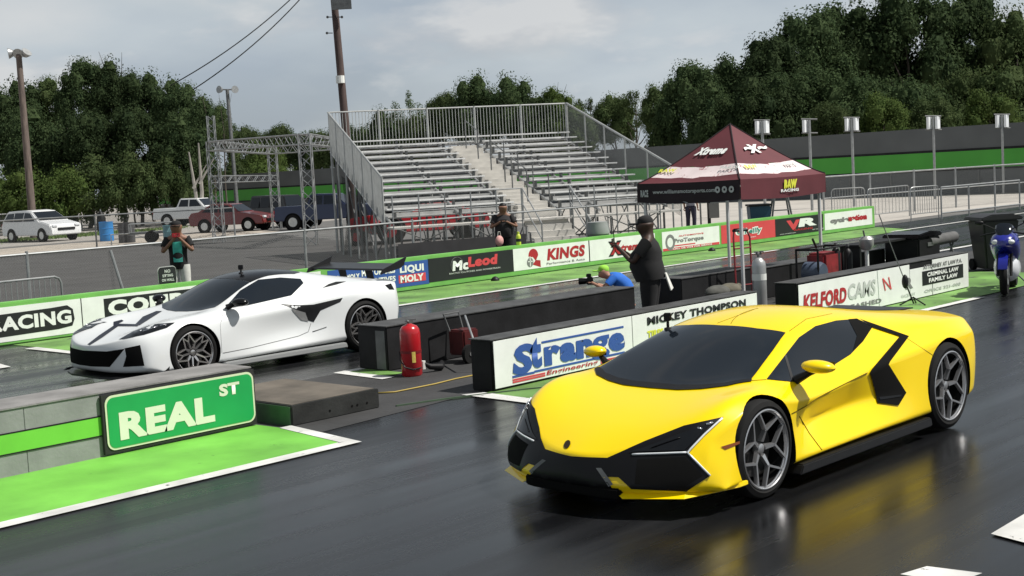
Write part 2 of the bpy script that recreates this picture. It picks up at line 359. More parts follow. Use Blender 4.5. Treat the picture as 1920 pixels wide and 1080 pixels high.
a, b, z0, z1, o = board(617, 803, blu, 'blue motor oil board beside the black board', .10, HB-.08)
L(o, 'LIQUI', Xb(750, 520), Xb(795, 520), .37, .55, wht, .05); 
mb = MB(); mb.bbox((Xb(747, 520), YB-.009, .18), (Xb(798, 520), YB-.007, .35)); mb.build('emblem', redb, o, world=True)
L(o, 'MOLY', Xb(750, 520), Xb(794, 520), .19, .34, wht, .05, off=.011)
L(o, 'MOTOR OILS', Xb(678, 520), Xb(741, 520), .42, .55, wht, .05); L(o, 'ADDITIVES', Xb(682, 520), Xb(741, 520), .24, .36, wht, .04); L(o, 'LIQUI MOLY', Xb(622, 520), Xb(674, 520), .36, .50, wht, .05)
a, b, z0, z1, o = board(806, 963, blk, 'black board reading McLeod', .12)
L(o, 'Mc', Xb(848, 510), Xb(879, 510), .30, .52, wht, .06, .1); L(o, 'Leod', Xb(877, 510), Xb(934, 510), .34, .57, redb, .06, .1); L(o, 'RACING CLUTCHES AND POWERTRAIN', Xb(842, 515), Xb(938, 515), .235, .27, lgry, .02)
mb = MB()
for i in range(24):
    t0, t1 = 2*PI*i/24, 2*PI*(i+1)/24; cx = Xb(857, 510); rr = .19
    mb.tube((cx+rr*math.cos(t0), YB-.012, .42+rr*math.sin(t0)*.95), (cx+rr*math.cos(t1), YB-.012, .42+rr*math.sin(t1)*.95), .005, n=4)
mb.build('emblem', gry, o, world=True)
a, b, z0, z1, o = board(966, 1107, wht, 'white board reading KINGS in red')
mb = MB(); cx = Xb(999, 490)
mb.prism([(cx+.17*math.cos(t*PI/9)+.02, .43+.16*math.sin(t*PI/9)) for t in range(10)]+[(cx-.12, .40), (cx+.0, .40), (cx+.10, .30)], YB-.007, YB-.009)
mb.prism([(cx-.02, .22), (cx+.10, .32), (cx+.26, .30), (cx+.26, .14)], YB-.007, YB-.009); mb.build('emblem', red, o, world=True)
mb = MB(); mb.prism([(cx-.10+.11*math.cos(t*PI/9), .28+.11*math.sin(t*PI/9)) for t in range(18)], YB-.008, YB-.011); mb.build('emblem', gry, o, world=True)
mb = MB(); mb.bbox((cx-.115, YB-.014, .18), (cx-.09, YB-.012, .42)); mb.bbox((cx-.18, YB-.014, .29), (cx-.02, YB-.012, .31)); mb.build('emblem', wht, o, world=True)
L(o, 'KINGS', Xb(1025, 480), Xb(1097, 480), .27, .55, red, .05, .15); L(o, 'Performance & Auto', Xb(1024, 485), Xb(1096, 485), .17, .225, gry, .01)
a, b, z0, z1, o = board(1108, 1230, wht, 'white board with a red and black X emblem')
L(o, 'X', Xb(1140, 470), Xb(1166, 470), .17, .55, blk, .09); L(o, 'X', Xb(1144, 470), Xb(1163, 470), .21, .50, red, .05, off=.012); L(o, 'treme', Xb(1164, 470), Xb(1205, 470), .26, .44, red, .06, .2)
a, b, z0, z1, o = board(1246, 1351, wht, 'white board with a tyre emblem and a red footer')
mb = MB(); cx = Xb(1256, 450); mb.lathe([(.13, -.006), (.21, -.006), (.21, -.010), (.13, -.010), (.13, -.006)], (cx, YB, .34), 28, 'y', caps=False); mb.build('emblem', gry, o, world=True)
L(o, 'ProTorque', Xb(1263, 450), Xb(1319, 450), .28, .42, gry, .05); L(o, 'AUTOMOTIVE', Xb(1272, 450), Xb(1319, 450), .46, .50, redb, .03)
mb = MB(); mb.bbox((a+.02, YB-.009, .125), (b-.02, YB-.007, .19)); mb.bbox((Xb(1264, 450), YB-.009, .22), (Xb(1303, 450), YB-.007, .25)); mb.build('emblem', redb, o, world=True)
L(o, 'CALL OR VISIT FOR SERVICE', Xb(1260, 450), Xb(1334, 450), .135, .18, wht, .03, off=.011)
a, b, z0, z1, o = board(1357, 1456, redb, 'red board with mint green lettering')
L(o, "O'Reilly", Xb(1378, 430), Xb(1429, 430), .25, .50, wht, .10, .1); L(o, "O'Reilly", Xb(1381, 430), Xb(1427, 430), .28, .47, tealt, .03, .1, off=.013); L(o, 'AUTO PARTS', Xb(1403, 430), Xb(1416, 430), .19, .22, wht, .02)
a, b, z0, z1, o = board(1458, 1546, blk, 'black board with a red V and a white R')
L(o, 'V', Xb(1474, 420), Xb(1500, 420), .26, .55, redb, .07); L(o, 'R', Xb(1496, 420), Xb(1531, 420), .32, .57, wht, .07, .1); L(o, 'RACING', Xb(1488, 420), Xb(1523, 420), .22, .28, red, .03)
L(o, 'www.vrracing.com', Xb(1461, 420), Xb(1491, 420), .15, .19, lgry, .02); L(o, '407 555 0143', Xb(1522, 420), Xb(1544, 420), .18, .21, lgry, .02)
a, b, z0, z1, o = board(1551, 1638, wht, 'white board with grey and dark red lettering')
L(o, 'cycle', Xb(1556, 410), Xb(1591, 410), .27, .46, gry, .10); L(o, 'nation', Xb(1590, 410), Xb(1625, 410), .30, .49, red, .10)
for u in (905, 1315):   # drain tabs at the foot of the wall
    x = Xb(u, 480); mb = MB(); mb.lathe([(.001, .0), (.10, 0), (.10, .03), (.06, .08), (.02, .10)], (x, YB-.35, 0), 12); tag(mb.build('ground_weight', black_plastic, smooth=True), 'small black weight on the green strip before the %s board' % ('McLeod' if u < 1000 else 'tyre emblem'), 'weight')

# ------------------------------------------------------------------ pit walls between the lanes
def lowwall(name, label, x0, x1, y, th, h, front=None, topm=None):
    r = thing(name, label, 'barrier', ((x0+x1)/2, y+th/2, 0))
    mb = MB(); mb.bbox((x0, y, 0), (x1, y+th, h)); mb.build('wall_body', black_paint, r, world=True, bevel=.012)
    mb = MB(); mb.bbox((x0-.01, y-.012, h), (x1+.01, y+th+.01, h+.012)); mb.build('top_cap', topm or mat('paler_black_top', (.05, .05, .05), .6, var=.4, scale=6), r, world=True)  # cap in a paler, mottled black than the wall body
    return r
def wl(par, s, x0, x1, z0, z1, mt, y, bold=.03, shear=0, off=.005): return letters(par, s, x0, x1, z0, z1, mt, bold, shear, y, off)
YS1 = 9.97
s1 = lowwall('pit_wall', 'black pit wall whose white board reads Strange and Mickey Thompson', 10.17, 15.42, YS1, .32, .56)
mb = MB(); mb.bbox((10.19, YS1-.02, .03), (12.62, YS1-.014, .55)); bd = mb.build('banner', wht, s1, world=True, bevel=.002)
def SX(u, v=660): return onY(u, v, YS1-.02).x
wl(bd, 'S', SX(959), SX(999), .13, .465, blu, YS1-.02, .05, .12); wl(bd, 't', SX(993), SX(1015), .165, .51, blu, YS1-.02, .06)
for k_, (xa_, xb_) in enumerate(((1018, 1052), (1048, 1082), (1079, 1113), (1108, 1144), (1140, 1173))): wl(bd, 'range'[k_], SX(xa_)+.012, SX(xb_)-.012, .165 if k_ != 3 else .105, .385, blu, YS1-.02, .062 if k_ != 3 else .03)
mb = MB()
for (a, b, z) in ((1016, 1171, .44), (1000, 1171, .13), (958, 1000, .122)): mb.bbox((SX(a), YS1-.024, z-.012), (SX(b), YS1-.021, z+.012))
mb.build('emblem', blu, bd, world=True)
mb = MB()
for z in (.062, .088): mb.bbox((SX(958), YS1-.024, z-.009), (SX(1020), YS1-.021, z+.009)); mb.bbox((SX(1125), YS1-.024, z-.009), (SX(1172), YS1-.021, z+.009))
mb.build('emblem', redb, bd, world=True)
wl(bd, 'Engineering', SX(1022), SX(1120), .045, .11, red, YS1-.02, .02, .15)
mb = MB(); mb.bbox((12.63, YS1-.02, .03), (15.40, YS1-.014, .55)); bd = mb.build('banner', wht, s1, world=True, bevel=.002)
wl(bd, 'MICKEY THOMPSON', SX(1212, 580), SX(1398, 570), .40, .50, blk, YS1-.02, .045, 0)
wl(bd, 'TIRES & WHEELS', SX(1212, 600), SX(1300, 600), .24, .33, yel, YS1-.02, .05, 0)
YK = 9.80
s2 = lowwall('pit_wall', 'black pit wall whose white board reads Kelford Cams', 16.17, 21.72, YK, .35, .60)
def KX(u, v=560): return onY(u, v, YK-.02).x
mb = MB(); mb.bbox((16.2, YK-.02, .02), (19.55, YK-.014, .58)); bd = mb.build('banner', wht, s2, world=True, bevel=.002)
wl(bd, 'KELFORD', KX(1505), KX(1587), .20, .43, red, YK-.02, .045, .15); wl(bd, 'CAMS', KX(1590), KX(1642), .22, .46, lgry, YK-.02, .03, .12); wl(bd, 'UNLEASHED', KX(1560), KX(1652), .08, .15, gry, YK-.02, .03)
wl(bd, 'N', KX(1655), KX(1672), .25, .45, redb, YK-.02, .0, -.3)
mb = MB(); mb.bbox((19.56, YK-.02, .02), (20.33, YK-.014, .50)); bd = mb.build('banner', wht, s2, world=True, bevel=.002)
wl(bd, 'R', KX(1698), KX(1712), .20, .38, gry, YK-.02, .06); wl(bd, 'RACEWAY', KX(1690), KX(1716), .08, .13, lgry, YK-.02, .02)
mb = MB(); mb.bbox((20.35, YK-.02, .02), (21.70, YK-.014, .59)); bd = mb.build('banner', wht, s2, world=True, bevel=.002)
mb = MB(); mb.bbox((KX(1729, 520), YK-.024, .20), (KX(1806, 520), YK-.021, .43)); mb.build('emblem', blk, bd, world=True)
wl(bd, 'CRIMINAL LAW', KX(1738, 520), KX(1797, 520), .33, .40, wht, YK-.02, .05); wl(bd, 'FAMILY LAW', KX(1741, 520), KX(1795, 520), .23, .30, wht, YK-.02, .05)
wl(bd, 'ATTORNEY AT LAW P.A.', KX(1731, 520), KX(1804, 520), .46, .53, gry, YK-.02, .03); wl(bd, 'OFFICE 321-000', KX(1732, 520), KX(1800, 520), .08, .13, lgry, YK-.02, .03)
s3 = lowwall('pit_wall', 'black pit wall behind the tall red extinguisher, beside the far lane', 10.72, 15.71, 12.3, .55, .55)
mb = MB(); mb.bbox((10.712, 12.33, .02), (10.718, 12.5, .5)); mb.build('reflector', steel_dk, s3, world=True)
s4 = lowwall('pit_wall', 'short black pit wall under the maroon canopy', 16.9, 18.9, 12.3, .5, .56)
s5 = lowwall('pit_wall', 'black pit wall running behind the red generator', 19.2, 23.6, 12.3, .5, .52)

# grey barrier with the street sign
r = thing('concrete_barrier', 'grey block barrier with a bright green band beside the near lane', 'barrier', (0, 11.1, 0))
bt = .57
cw = mat('grey_painted_block', (.25, .25, .25), .8, var=.15, scale=3, bump=.15); ct = mat('worn_grey_top', (.21, .205, .20), .8, var=.25, scale=3, bump=.3)
x = 7.64
for i in range(8):
    mb = MB(); mb.bbox((x-2.36, 10.84, .0), (x-.003, 11.42, bt)); mb.build('barrier_block', cw, r, world=True, bevel=.003); x -= 2.36
mb = MB(); mb.bbox((-8, 10.835, .20), (7.6, 10.838, .37)); mb.build('green_band', mat('green_band_paint', (.16, .55, .05), .55, var=.12, scale=2), r, world=True)
for z in (.196, .374): mb = MB(); mb.bbox((-8, 10.833, z-.006), (7.6, 10.8375, z+.006)); mb.build('band_edge', black_paint, r, world=True)
mb = MB(); mb.bbox((-11.2, 10.83, bt+.001), (7.655, 11.43, bt+.02)); mb.build('top_cap', ct, r, world=True, bevel=.006)
sx0, sx1 = onY(193, 800, 10.80).x, onY(479, 740, 10.80).x
sg_ = thing('street_sign', 'green street sign reading REAL ST mounted on the grey barrier', 'sign', ((sx0+sx1)/2, 10.8, .08))
def rr_poly(x0, x1, z0, z1, r, n=6):
    P = []
    for cx, cz, a0 in ((x1-r, z1-r, 0), (x0+r, z1-r, PI/2), (x0+r, z0+r, PI), (x1-r, z0+r, 1.5*PI)):
        for i in range(n+1): t = a0+PI/2*i/n; P.append((cx+r*math.cos(t), cz+r*math.sin(t)))
    return P
mb = MB(); mb.bbox((sx0, 10.80, .02), (sx1, 10.83, .565)); mb.build('backing_board', mat('backing_black', (.02, .02, .02), .6, var=.3), sg_, world=True, bevel=.004)
mb = MB(); mb.prism(rr_poly(sx0+.03, sx1-.02, .05, .55, .08), 10.797, 10.792); mb.build('sign_border', mat('cream_reflective', (.66, .72, .50), .5, var=.05), sg_, world=True)
mb = MB(); mb.prism(rr_poly(sx0+.05, sx1-.04, .07, .53, .065), 10.791, 10.788); mb.build('sign_face', mat('street_sign_green', (.012, .34, .085), .45, var=.05), sg_, world=True)
cream = mat('cream_letters', (.72, .76, .60), .5, var=.04)
letters(sg_, 'REAL', onY(222, 790, 10.8).x, onY(400, 760, 10.8).x, .13, .385, cream, .055, 0, 10.787, .001)
letters(sg_, 'ST', onY(409, 730, 10.8).x, onY(447, 722, 10.8).x, .355, .475, cream, .05, 0, 10.787, .001)
# low stage
st = thing('low_stage', 'low black wooden stage with a worn brown top beside the grey barrier', 'stage', (8.3, 11.3, 0))
mb = MB(); P = [G(515, 803, 0), G(706, 765, 0)]
c = [(7.80, 10.42), (8.93, 10.42), (8.93, 12.02), (7.80, 12.02)]
mb.prism(c, 0, .20, 'z'); mb.build('stage_body', mat('stage_black', (.016, .017, .016), .65, var=.5, scale=4, bump=.15), st, world=True, bevel=.008)
mb = MB(); mb.prism([(7.83, 10.46), (8.90, 10.46), (8.90, 11.98), (7.83, 11.98)], .201, .206, 'z'); mb.build('stage_top', mat('worn_plywood', (.105, .09, .072), .8, var=.4, scale=2.2, detail=8, bump=.2), st, world=True)
mb = MB(); mb.bbox((7.79, 10.44, .0), (7.797, 11.9, .19)); mb.build('end_panel', mat('faded_green_panel', (.045, .10, .05), .7, var=.3), st, world=True)
for px in (8.27, 8.56, 8.63, 8.76): mb = MB(); mb.lathe([(0, -.002), (.014, -.002), (.014, 0)], (px, 10.42, .075), 10, 'y'); mb.build('drain_hole', black_matte, st, world=True)
# yellow cord
mb = MB(); pts = [G(706, 737, .01), G(740, 735, .01), G(775, 728, .01), G(815, 720, .01), G(855, 710, .01), G(890, 703, .01)]
mb.path(pts, .009, 6); tag(mb.build('power_cord', mat('yellow_cord', (.38, .28, .06), .6, var=.1), smooth='all'), 'yellow power cord lying on the asphalt between the stage and the pit wall', 'cord')

# ------------------------------------------------------------------ far boundary wall of the strip
A = atD(1975, 352, 67.5); B = atD(300, 405, 121)
A.z = B.z = 0
def wallpt(t, z): return Vector((A.x+(B.x-A.x)*t, A.y+(B.y-A.y)*t, z))
A2 = wallpt(-.6, 0)
bwl = thing('boundary_wall', 'long grey boundary wall with a wide green stripe behind the strip', 'wall', tuple(A))
d = (B-A).normalized(); nrm = Vector((d.y, -d.x, 0)); 
if nrm.dot(CO-A) < 0: nrm = -nrm
def wslab(z0, z1, off, th, name, m, t0=-.6, t1=1.0):
    a, b = wallpt(t0, z0)+nrm*off, wallpt(t1, z0)+nrm*off; e = nrm*th
    mb = MB(); up = Vector((0, 0, z1-z0)); V = [a, b, b-e, a-e]; V += [p+up for p in V]
    mb.add(V, [(0, 1, 2, 3), (4, 5, 6, 7), (0, 1, 5, 4), (1, 2, 6, 5), (2, 3, 7, 6), (3, 0, 4, 7)]); return mb.build(name, m, bwl, world=True)
wslab(0, 3.62, 0, .4, 'wall_panel', mat('blue_grey_wall', (.105, .112, .115), .75, var=.12, scale=.5))
wslab(1.38, 2.30, .02, .02, 'green_stripe', mat('wall_green', (.065, .34, .04), .65, var=.08, scale=.5))
wslab(2.30, 2.42, .03, .03, 'dark_band', black_paint); wslab(1.28, 1.38, .03, .03, 'dark_band', black_paint)
for i in range(0, 40):
    t = -.2+i*.031; q = wallpt(t, 0)+nrm*.012; mb = MB(); mb.box((q.x, q.y, .64), (.05, .05, 1.28), math.atan2(d.y, d.x)); mb.build('panel_joint', steel_dk, bwl, world=True)
# ------------------------------------------------------------------ sports cars
class CarBody:
    """half shell (9 rows x n stations) -> smooth body; panels are cast on it"""
    def __init__(s, root, t, xy, st, paint, arches, creases, level=3, name='body'):
        s.root = root; s.M = Matrix.Translation((xy[0], xy[1], 0))@Matrix.Rotation(t, 4, 'Z'); s.I = s.M.inverted()
        nr = 9; vs = []; fs = []
        for S in st:
            for k in range(8): vs.append(S[k])
            vs.append(((S[0][0]+S[6][0])/2, 0, S[7][2]))
        n = len(st)
        for j in range(n-1):
            for k in range(nr-1): a = j*nr+k; fs.append((a, a+1, a+nr+1, a+nr))
        fs.append(tuple(range(nr))[::-1]); fs.append(tuple(range((n-1)*nr, n*nr)))
        me = bpy.data.meshes.new(name); me.from_pydata([tuple(v) for v in vs], [], fs)
        bm = bmesh.new(); bm.from_mesh(me); bmesh.ops.recalc_face_normals(bm, faces=bm.faces)
        cl = bm.edges.layers.float.new('crease_edge'); bm.verts.ensure_lookup_table()
        for (j0, k0, j1, k1, val) in creases:   # along row (k equal) or along station (j equal)
            if k0 == k1: prs = [((j*nr+k0), ((j+1)*nr+k0)) for j in range(j0, j1)]
            else: prs = [((j0*nr+k), (j0*nr+k+1)) for k in range(k0, k1)]
            for a, b in prs:
                e = bm.edges.get((bm.verts[a], bm.verts[b]))
                if e: e[cl] = val
        bm.to_mesh(me); bm.free()
        o = bpy.data.objects.new(name, me); COL.objects.link(o); s.o = o
        me.materials.append(paint); me.materials.append(black_matte)
        md = o.modifiers.new('m', 'MIRROR'); md.use_axis = (False, True, False); md.merge_threshold = .001; md.use_clip = True
        sb = o.modifiers.new('s', 'SUBSURF'); sb.levels = level; sb.render_levels = level
        apply_mods(o)
        bm = bmesh.new(); bm.from_mesh(o.data); bmesh.ops.recalc_face_normals(bm, faces=bm.faces); bm.to_mesh(o.data)
        s.bvh = BVHTree.FromBMesh(bm); bm.normal_update()
        bm.verts.ensure_lookup_table(); bm.faces.ensure_lookup_table()
        nrm = [v.normal.copy() for v in bm.verts]; fv = [[v.index for v in f.verts] for f in bm.faces]; co = [v.co.copy() for v in bm.verts]
        bm.free()
        # wheel arches
        cut = MB(); cut.cm = 0
        for (x, z, r) in arches:
            for sg in (-1, 1):
                c0 = MB(); c0.lathe([(r, .66*sg), (r, 1.3*sg)], (x, 0, z), 48, 'y'); cut.add(c0.v, c0.f)
        c = cut.build('cut', black_matte)
        bo = o.modifiers.new('b', 'BOOLEAN'); bo.operation = 'DIFFERENCE'; bo.object = c; bo.solver = 'EXACT'
        try: bo.material_mode = 'TRANSFER'
        except Exception: pass
        apply_mods(o); me2 = c.data; bpy.data.objects.remove(c); bpy.data.meshes.remove(me2)
        me = o.data
        # faces inside the arch are dark; the rest keeps the uncut body's normals
        ids = []
        for p in me.polygons:
            h = s.bvh.find_nearest(p.center)
            on = h[3] is not None and h[3] < .002 and abs(h[1].dot(p.normal)) > .5
            p.use_smooth = on; p.material_index = 0 if on else 1
        nl = [None]*len(me.loops)
        for p in me.polygons:
            for li in p.loop_indices:
                if p.material_index == 0:
                    q = me.vertices[me.loops[li].vertex_index].co; h = s.bvh.find_nearest(q); idx = fv[h[2]]
                    ws = [1/max(1e-5, (co[i]-h[0]).length_squared) for i in idx]; W = sum(ws)
                    nl[li] = tuple(sum((nrm[i]*wt for i, wt in zip(idx, ws)), Vector())/W)
                else: nl[li] = tuple(p.normal)
        me.normals_split_custom_set(nl)
        o.parent = root; ROOT[o.name] = ROOT[root.name]
    def cast(s, mode, p):
        if mode == 'cam':
            o = s.I@CO; d = (s.I.to_3x3()@ray(*p)).normalized()
        elif mode == 'z': o = Vector((p[0], p[1], 3)); d = Vector((0, 0, -1))
        elif mode == 'y': o = Vector((p[0], -3, p[1])); d = Vector((0, 1, 0))
        elif mode == 'x': o = Vector((-4, p[0], p[1])); d = Vector((1, 0, 0))
        h = s.bvh.ray_cast(o, d)
        return (h[0], h[1]) if h[0] is not None else None
    def panel(s, name, poly, mt, mode='cam', off=.004, cell=None, mirror=True, sym=False, parent=None, label=None, th=0, smooth=True):
        """a thin skin in the outline `poly`, laid on the body"""
        cell = cell or (9 if mode == 'cam' else .035)
        pts = []
        for i in range(len(poly)):
            a, b = Vector(poly[i]), Vector(poly[(i+1) % len(poly)]); k = max(1, int((b-a).length/cell))
            pts += [a+(b-a)*(q/k) for q in range(k)]
        nb = len(pts); xs = [p.x for p in pts]; ys = [p.y for p in pts]
        x = min(xs)+cell*.5; inner = []
        def inside(p):
            c = False; j = len(poly)-1
            for i in range(len(poly)):
                (xi, yi), (xj, yj) = poly[i], poly[j]
                if (yi > p.y) != (yj > p.y) and p.x < (xj-xi)*(p.y-yi)/(yj-yi)+xi: c = not c
                j = i
            return c
        while x < max(xs):
            y = min(ys)+cell*.5
            while y < max(ys):
                p = Vector((x, y))
                if inside(p) and min((p-q).length for q in pts[:nb]) > cell*.45: inner.append(p)
                y += cell
            x += cell
        pts += inner
        res = geometry.delaunay_2d_cdt(pts, [], [list(range(nb))], 1, 1e-6)
        V2, _, F2 = res[0], res[1], res[2]
        vs = []; nn = []
        for p in V2:
            h = s.cast(mode, p)
            if h is None: vs.append(None); nn.append(None)
            else:
                nv = h[1].normalized(); vs.append(h[0]+nv*off); nn.append(nv)
        mb = MB(); ix = {}; fs = []
        for f in F2:
            if any(vs[i] is None for i in f): continue
            P = [vs[i] for i in f]
            if mode == 'cam' and max((P[a]-P[b]).length for a, b in ((0, 1), (1, 2), (2, 0))) > .35: continue
            q = []
            for i in f:
                if i not in ix: ix[i] = len(mb.v); mb.v.append(vs[i])
                q.append(ix[i])
            fs.append(tuple(q))
        mb.f = fs; mb.m = [0]*len(fs)
        bm = bmesh.new(); V = [bm.verts.new(p) for p in mb.v]
        for f in mb.f:
            try: bm.faces.new([V[i] for i in f])
            except ValueError: pass
        if sym:   # clip at the centreline and mirror
            g = bm.verts[:]+bm.edges[:]+bm.faces[:]
            bmesh.ops.bisect_plane(bm, geom=g, plane_co=(0, 0, 0), plane_no=(0, 1, 0), clear_outer=True)
        for f in bm.faces:
            h = s.bvh.find_nearest(f.calc_center_median()); f.normal_update()
            if f.normal.dot(h[1]) < 0: f.normal_flip()
        me = bpy.data.meshes.new(name); bm.to_mesh(me); bm.free(); me.materials.append(mt)
        if smooth: me.polygons.foreach_set('use_smooth', [True]*len(me.polygons))
        par = parent or s.root
        obs = []
        def put(me):
            o = bpy.data.objects.new(name, me); COL.objects.link(o); o.parent = par; ROOT[o.name] = ROOT[s.root.name]
            if label: o['label'] = label
            obs.append(o)
        if sym:
            bm = bmesh.new(); bm.from_mesh(me)
            r = bmesh.ops.mirror(bm, geom=bm.verts[:]+bm.edges[:]+bm.faces[:], axis='Y', merge_dist=.0005)
            bm.normal_update()
            for f in bm.faces:
                h = s.bvh.find_nearest(f.calc_center_median())
                if f.normal.dot(h[1]) < 0: f.normal_flip()
            bm.to_mesh(me); bm.free(); put(me)
        else:
            put(me)
            if mirror:
                m2 = me.copy(); 
                for v in m2.vertices: v.co.y *= -1
                m2.flip_normals(); put(m2)
        return obs
    def strip(s, name, pts, wd, mt, mode='cam', off=.006, mirror=True, parent=None, r=None):
        """a raised line following the body through pts"""
        P = []
        for i in range(len(pts)-1):
            a, b = Vector(pts[i]), Vector(pts[i+1]); k = max(1, int((b-a).length/(8 if mode == 'cam' else .04)))
            P += [a+(b-a)*(q/k) for q in range(k)]
        P.append(Vector(pts[-1])); C = []
        for p in P:
            h = s.cast(mode, p)
            if h: C.append(h[0]+h[1]*off)
        out = []
        for sg in ((1, -1) if mirror else (1,)):
            mb = MB(); mb.path([(c.x, c.y*sg, c.z) for c in C], wd, 6)
            out.append(mb.build(name, mt, parent or s.root, smooth='all'))
        return out

def wheel(root, x, y, z, R, RR, wd, spoke_mt, style, side):
    """tyre > nothing, rim, spokes, disc: wheel empty-less: tyre mesh carries the rim as sub-parts"""
    mb = MB(); w2 = wd/2
    prof = [(RR-.005, -w2*.9), (RR+.02, -w2*.98), (R-.045, -w2), (R-.012, -w2*.9), (R, -w2*.7), (R, w2*.7), (R-.012, w2*.9), (R-.045, w2), (RR+.02, w2*.98), (RR-.005, w2*.9), (RR-.005, -w2*.9)]
    mb.lathe(prof, (x, y, z), 56, 'y', caps=False); ty = mb.build('wheel', tyre_m, root, smooth=True)
    sg = side; yo = y+sg*w2   # outer face
    mb = MB()
    mb.lathe([(RR-.02, yo-sg*.02), (RR-.002, yo-sg*.012), (RR+.004, yo-sg*.004), (RR-.005, yo), (RR-.012, yo-sg*.006), (RR-.016, yo-sg*.03)], (x, 0, z), 56, 'y', caps=False)
    def sp(a0, r0, a1, r1, w0, w1, d0, d1, dep=.03):
        # tapered spoke from polar (r0,a0) to (r1,a1)
        p0 = Vector((r0*math.cos(a0), 0, r0*math.sin(a0))); p1 = Vector((r1*math.cos(a1), 0, r1*math.sin(a1)))
        d = (p1-p0).normalized(); nrm = Vector((-d.z, 0, d.x)); P = []
        for p, wv, dp in ((p0, w0, d0), (p1, w1, d1)):
            for k, yy in ((-.5, 0), (.5, 0), (.62, -dep), (-.62, -dep)): P.append(Vector((x, yo-sg*dp, z))+p+nrm*wv*k+Vector((0, sg*yy, 0)))
        mb.add(P, [(0, 1, 2, 3), (4, 7, 6, 5), (0, 4, 5, 1), (1, 5, 6, 2), (2, 6, 7, 3), (3, 7, 4, 0)])
    if style == 'Y':
        for i in range(5):
            a = 2*PI*i/5+rad(4)
            sp(a, .05, a, RR*.5, .033, .018, .045, .02)
            for q in (-1, 1): sp(a, RR*.48, a+q*rad(27), RR-.006, .016, .014, .02, .008)
    else:
        for i in range(10):
            a = 2*PI*i/10+rad(8)
            if i % 2 == 0:
                sp(a, .05, a, RR*.5, .034, .022, .05, .022)
                for q in (-1, 1): sp(a, RR*.48, a+q*rad(26), RR-.006, .019, .016, .022, .008)
            else:
                sp(a, .05, a, RR*.62, .024, .018, .05, .02)
                for q in (-1, 1): sp(a, RR*.6, a+q*rad(12), RR-.006, .017, .014, .02, .008)
    mb.build('rim', spoke_mt, ty, smooth=False)
    mb = MB(); mb.lathe([(.0, yo-sg*.042), (.022, yo-sg*.042), (.036, yo-sg*.048), (.045, yo-sg*.09), (0, yo-sg*.09)], (x, 0, z), 20, 'y')
    mb.build('hub_cap', spoke_mt, ty, smooth=True)
    mb = MB(); mb.lathe([(.09, yo-sg*.11), (RR*.72, yo-sg*.11), (RR*.72, yo-sg*.135), (.09, yo-sg*.135)], (x, 0, z), 36, 'y'); mb.build('brake_disc', disc_m, ty)
    mb = MB(); mb.lathe([(RR-.012, yo-sg*.025), (RR-.03, yo-sg*.06), (RR-.035, yo-sg*.19), (0, yo-sg*.19)], (x, 0, z), 36, 'y', caps=False); mb.build('wheel_barrel', black_matte, ty)
    return ty
disc_m = mat('brake_disc', (.010, .010, .010), .6, .0, var=.1)
rim_grey = mat('satin_grey_rim', (.55, .55, .56), .28, .85, var=.05)
rim_bright = mat('polished_rim', (.62, .60, .59), .25, .9, var=.05)
yellow_paint = mat('yellow_car_paint', (.92, .66, .0), .30, var=.0, coat=.55, spec=.3)
white_paint = mat('white_car_paint', (.72, .74, .74), .3, var=.0, coat=.7)
fascia_m = mat('fascia_black', (.006, .006, .007), .38, var=.1, spec=.22)
drl = mat('clear_lamp_strip', (.75, .78, .8), .2, var=0)
lens = mat('headlamp_lens', (.008, .009, .011), .1, var=0, spec=.4)
amber = mat('amber_marker', (.20, .05, .01), .3, var=0)
panel_gap_and_shade = mat('panel_gap_and_shade', (.12, .08, .005), .8, var=0, spec=.1)


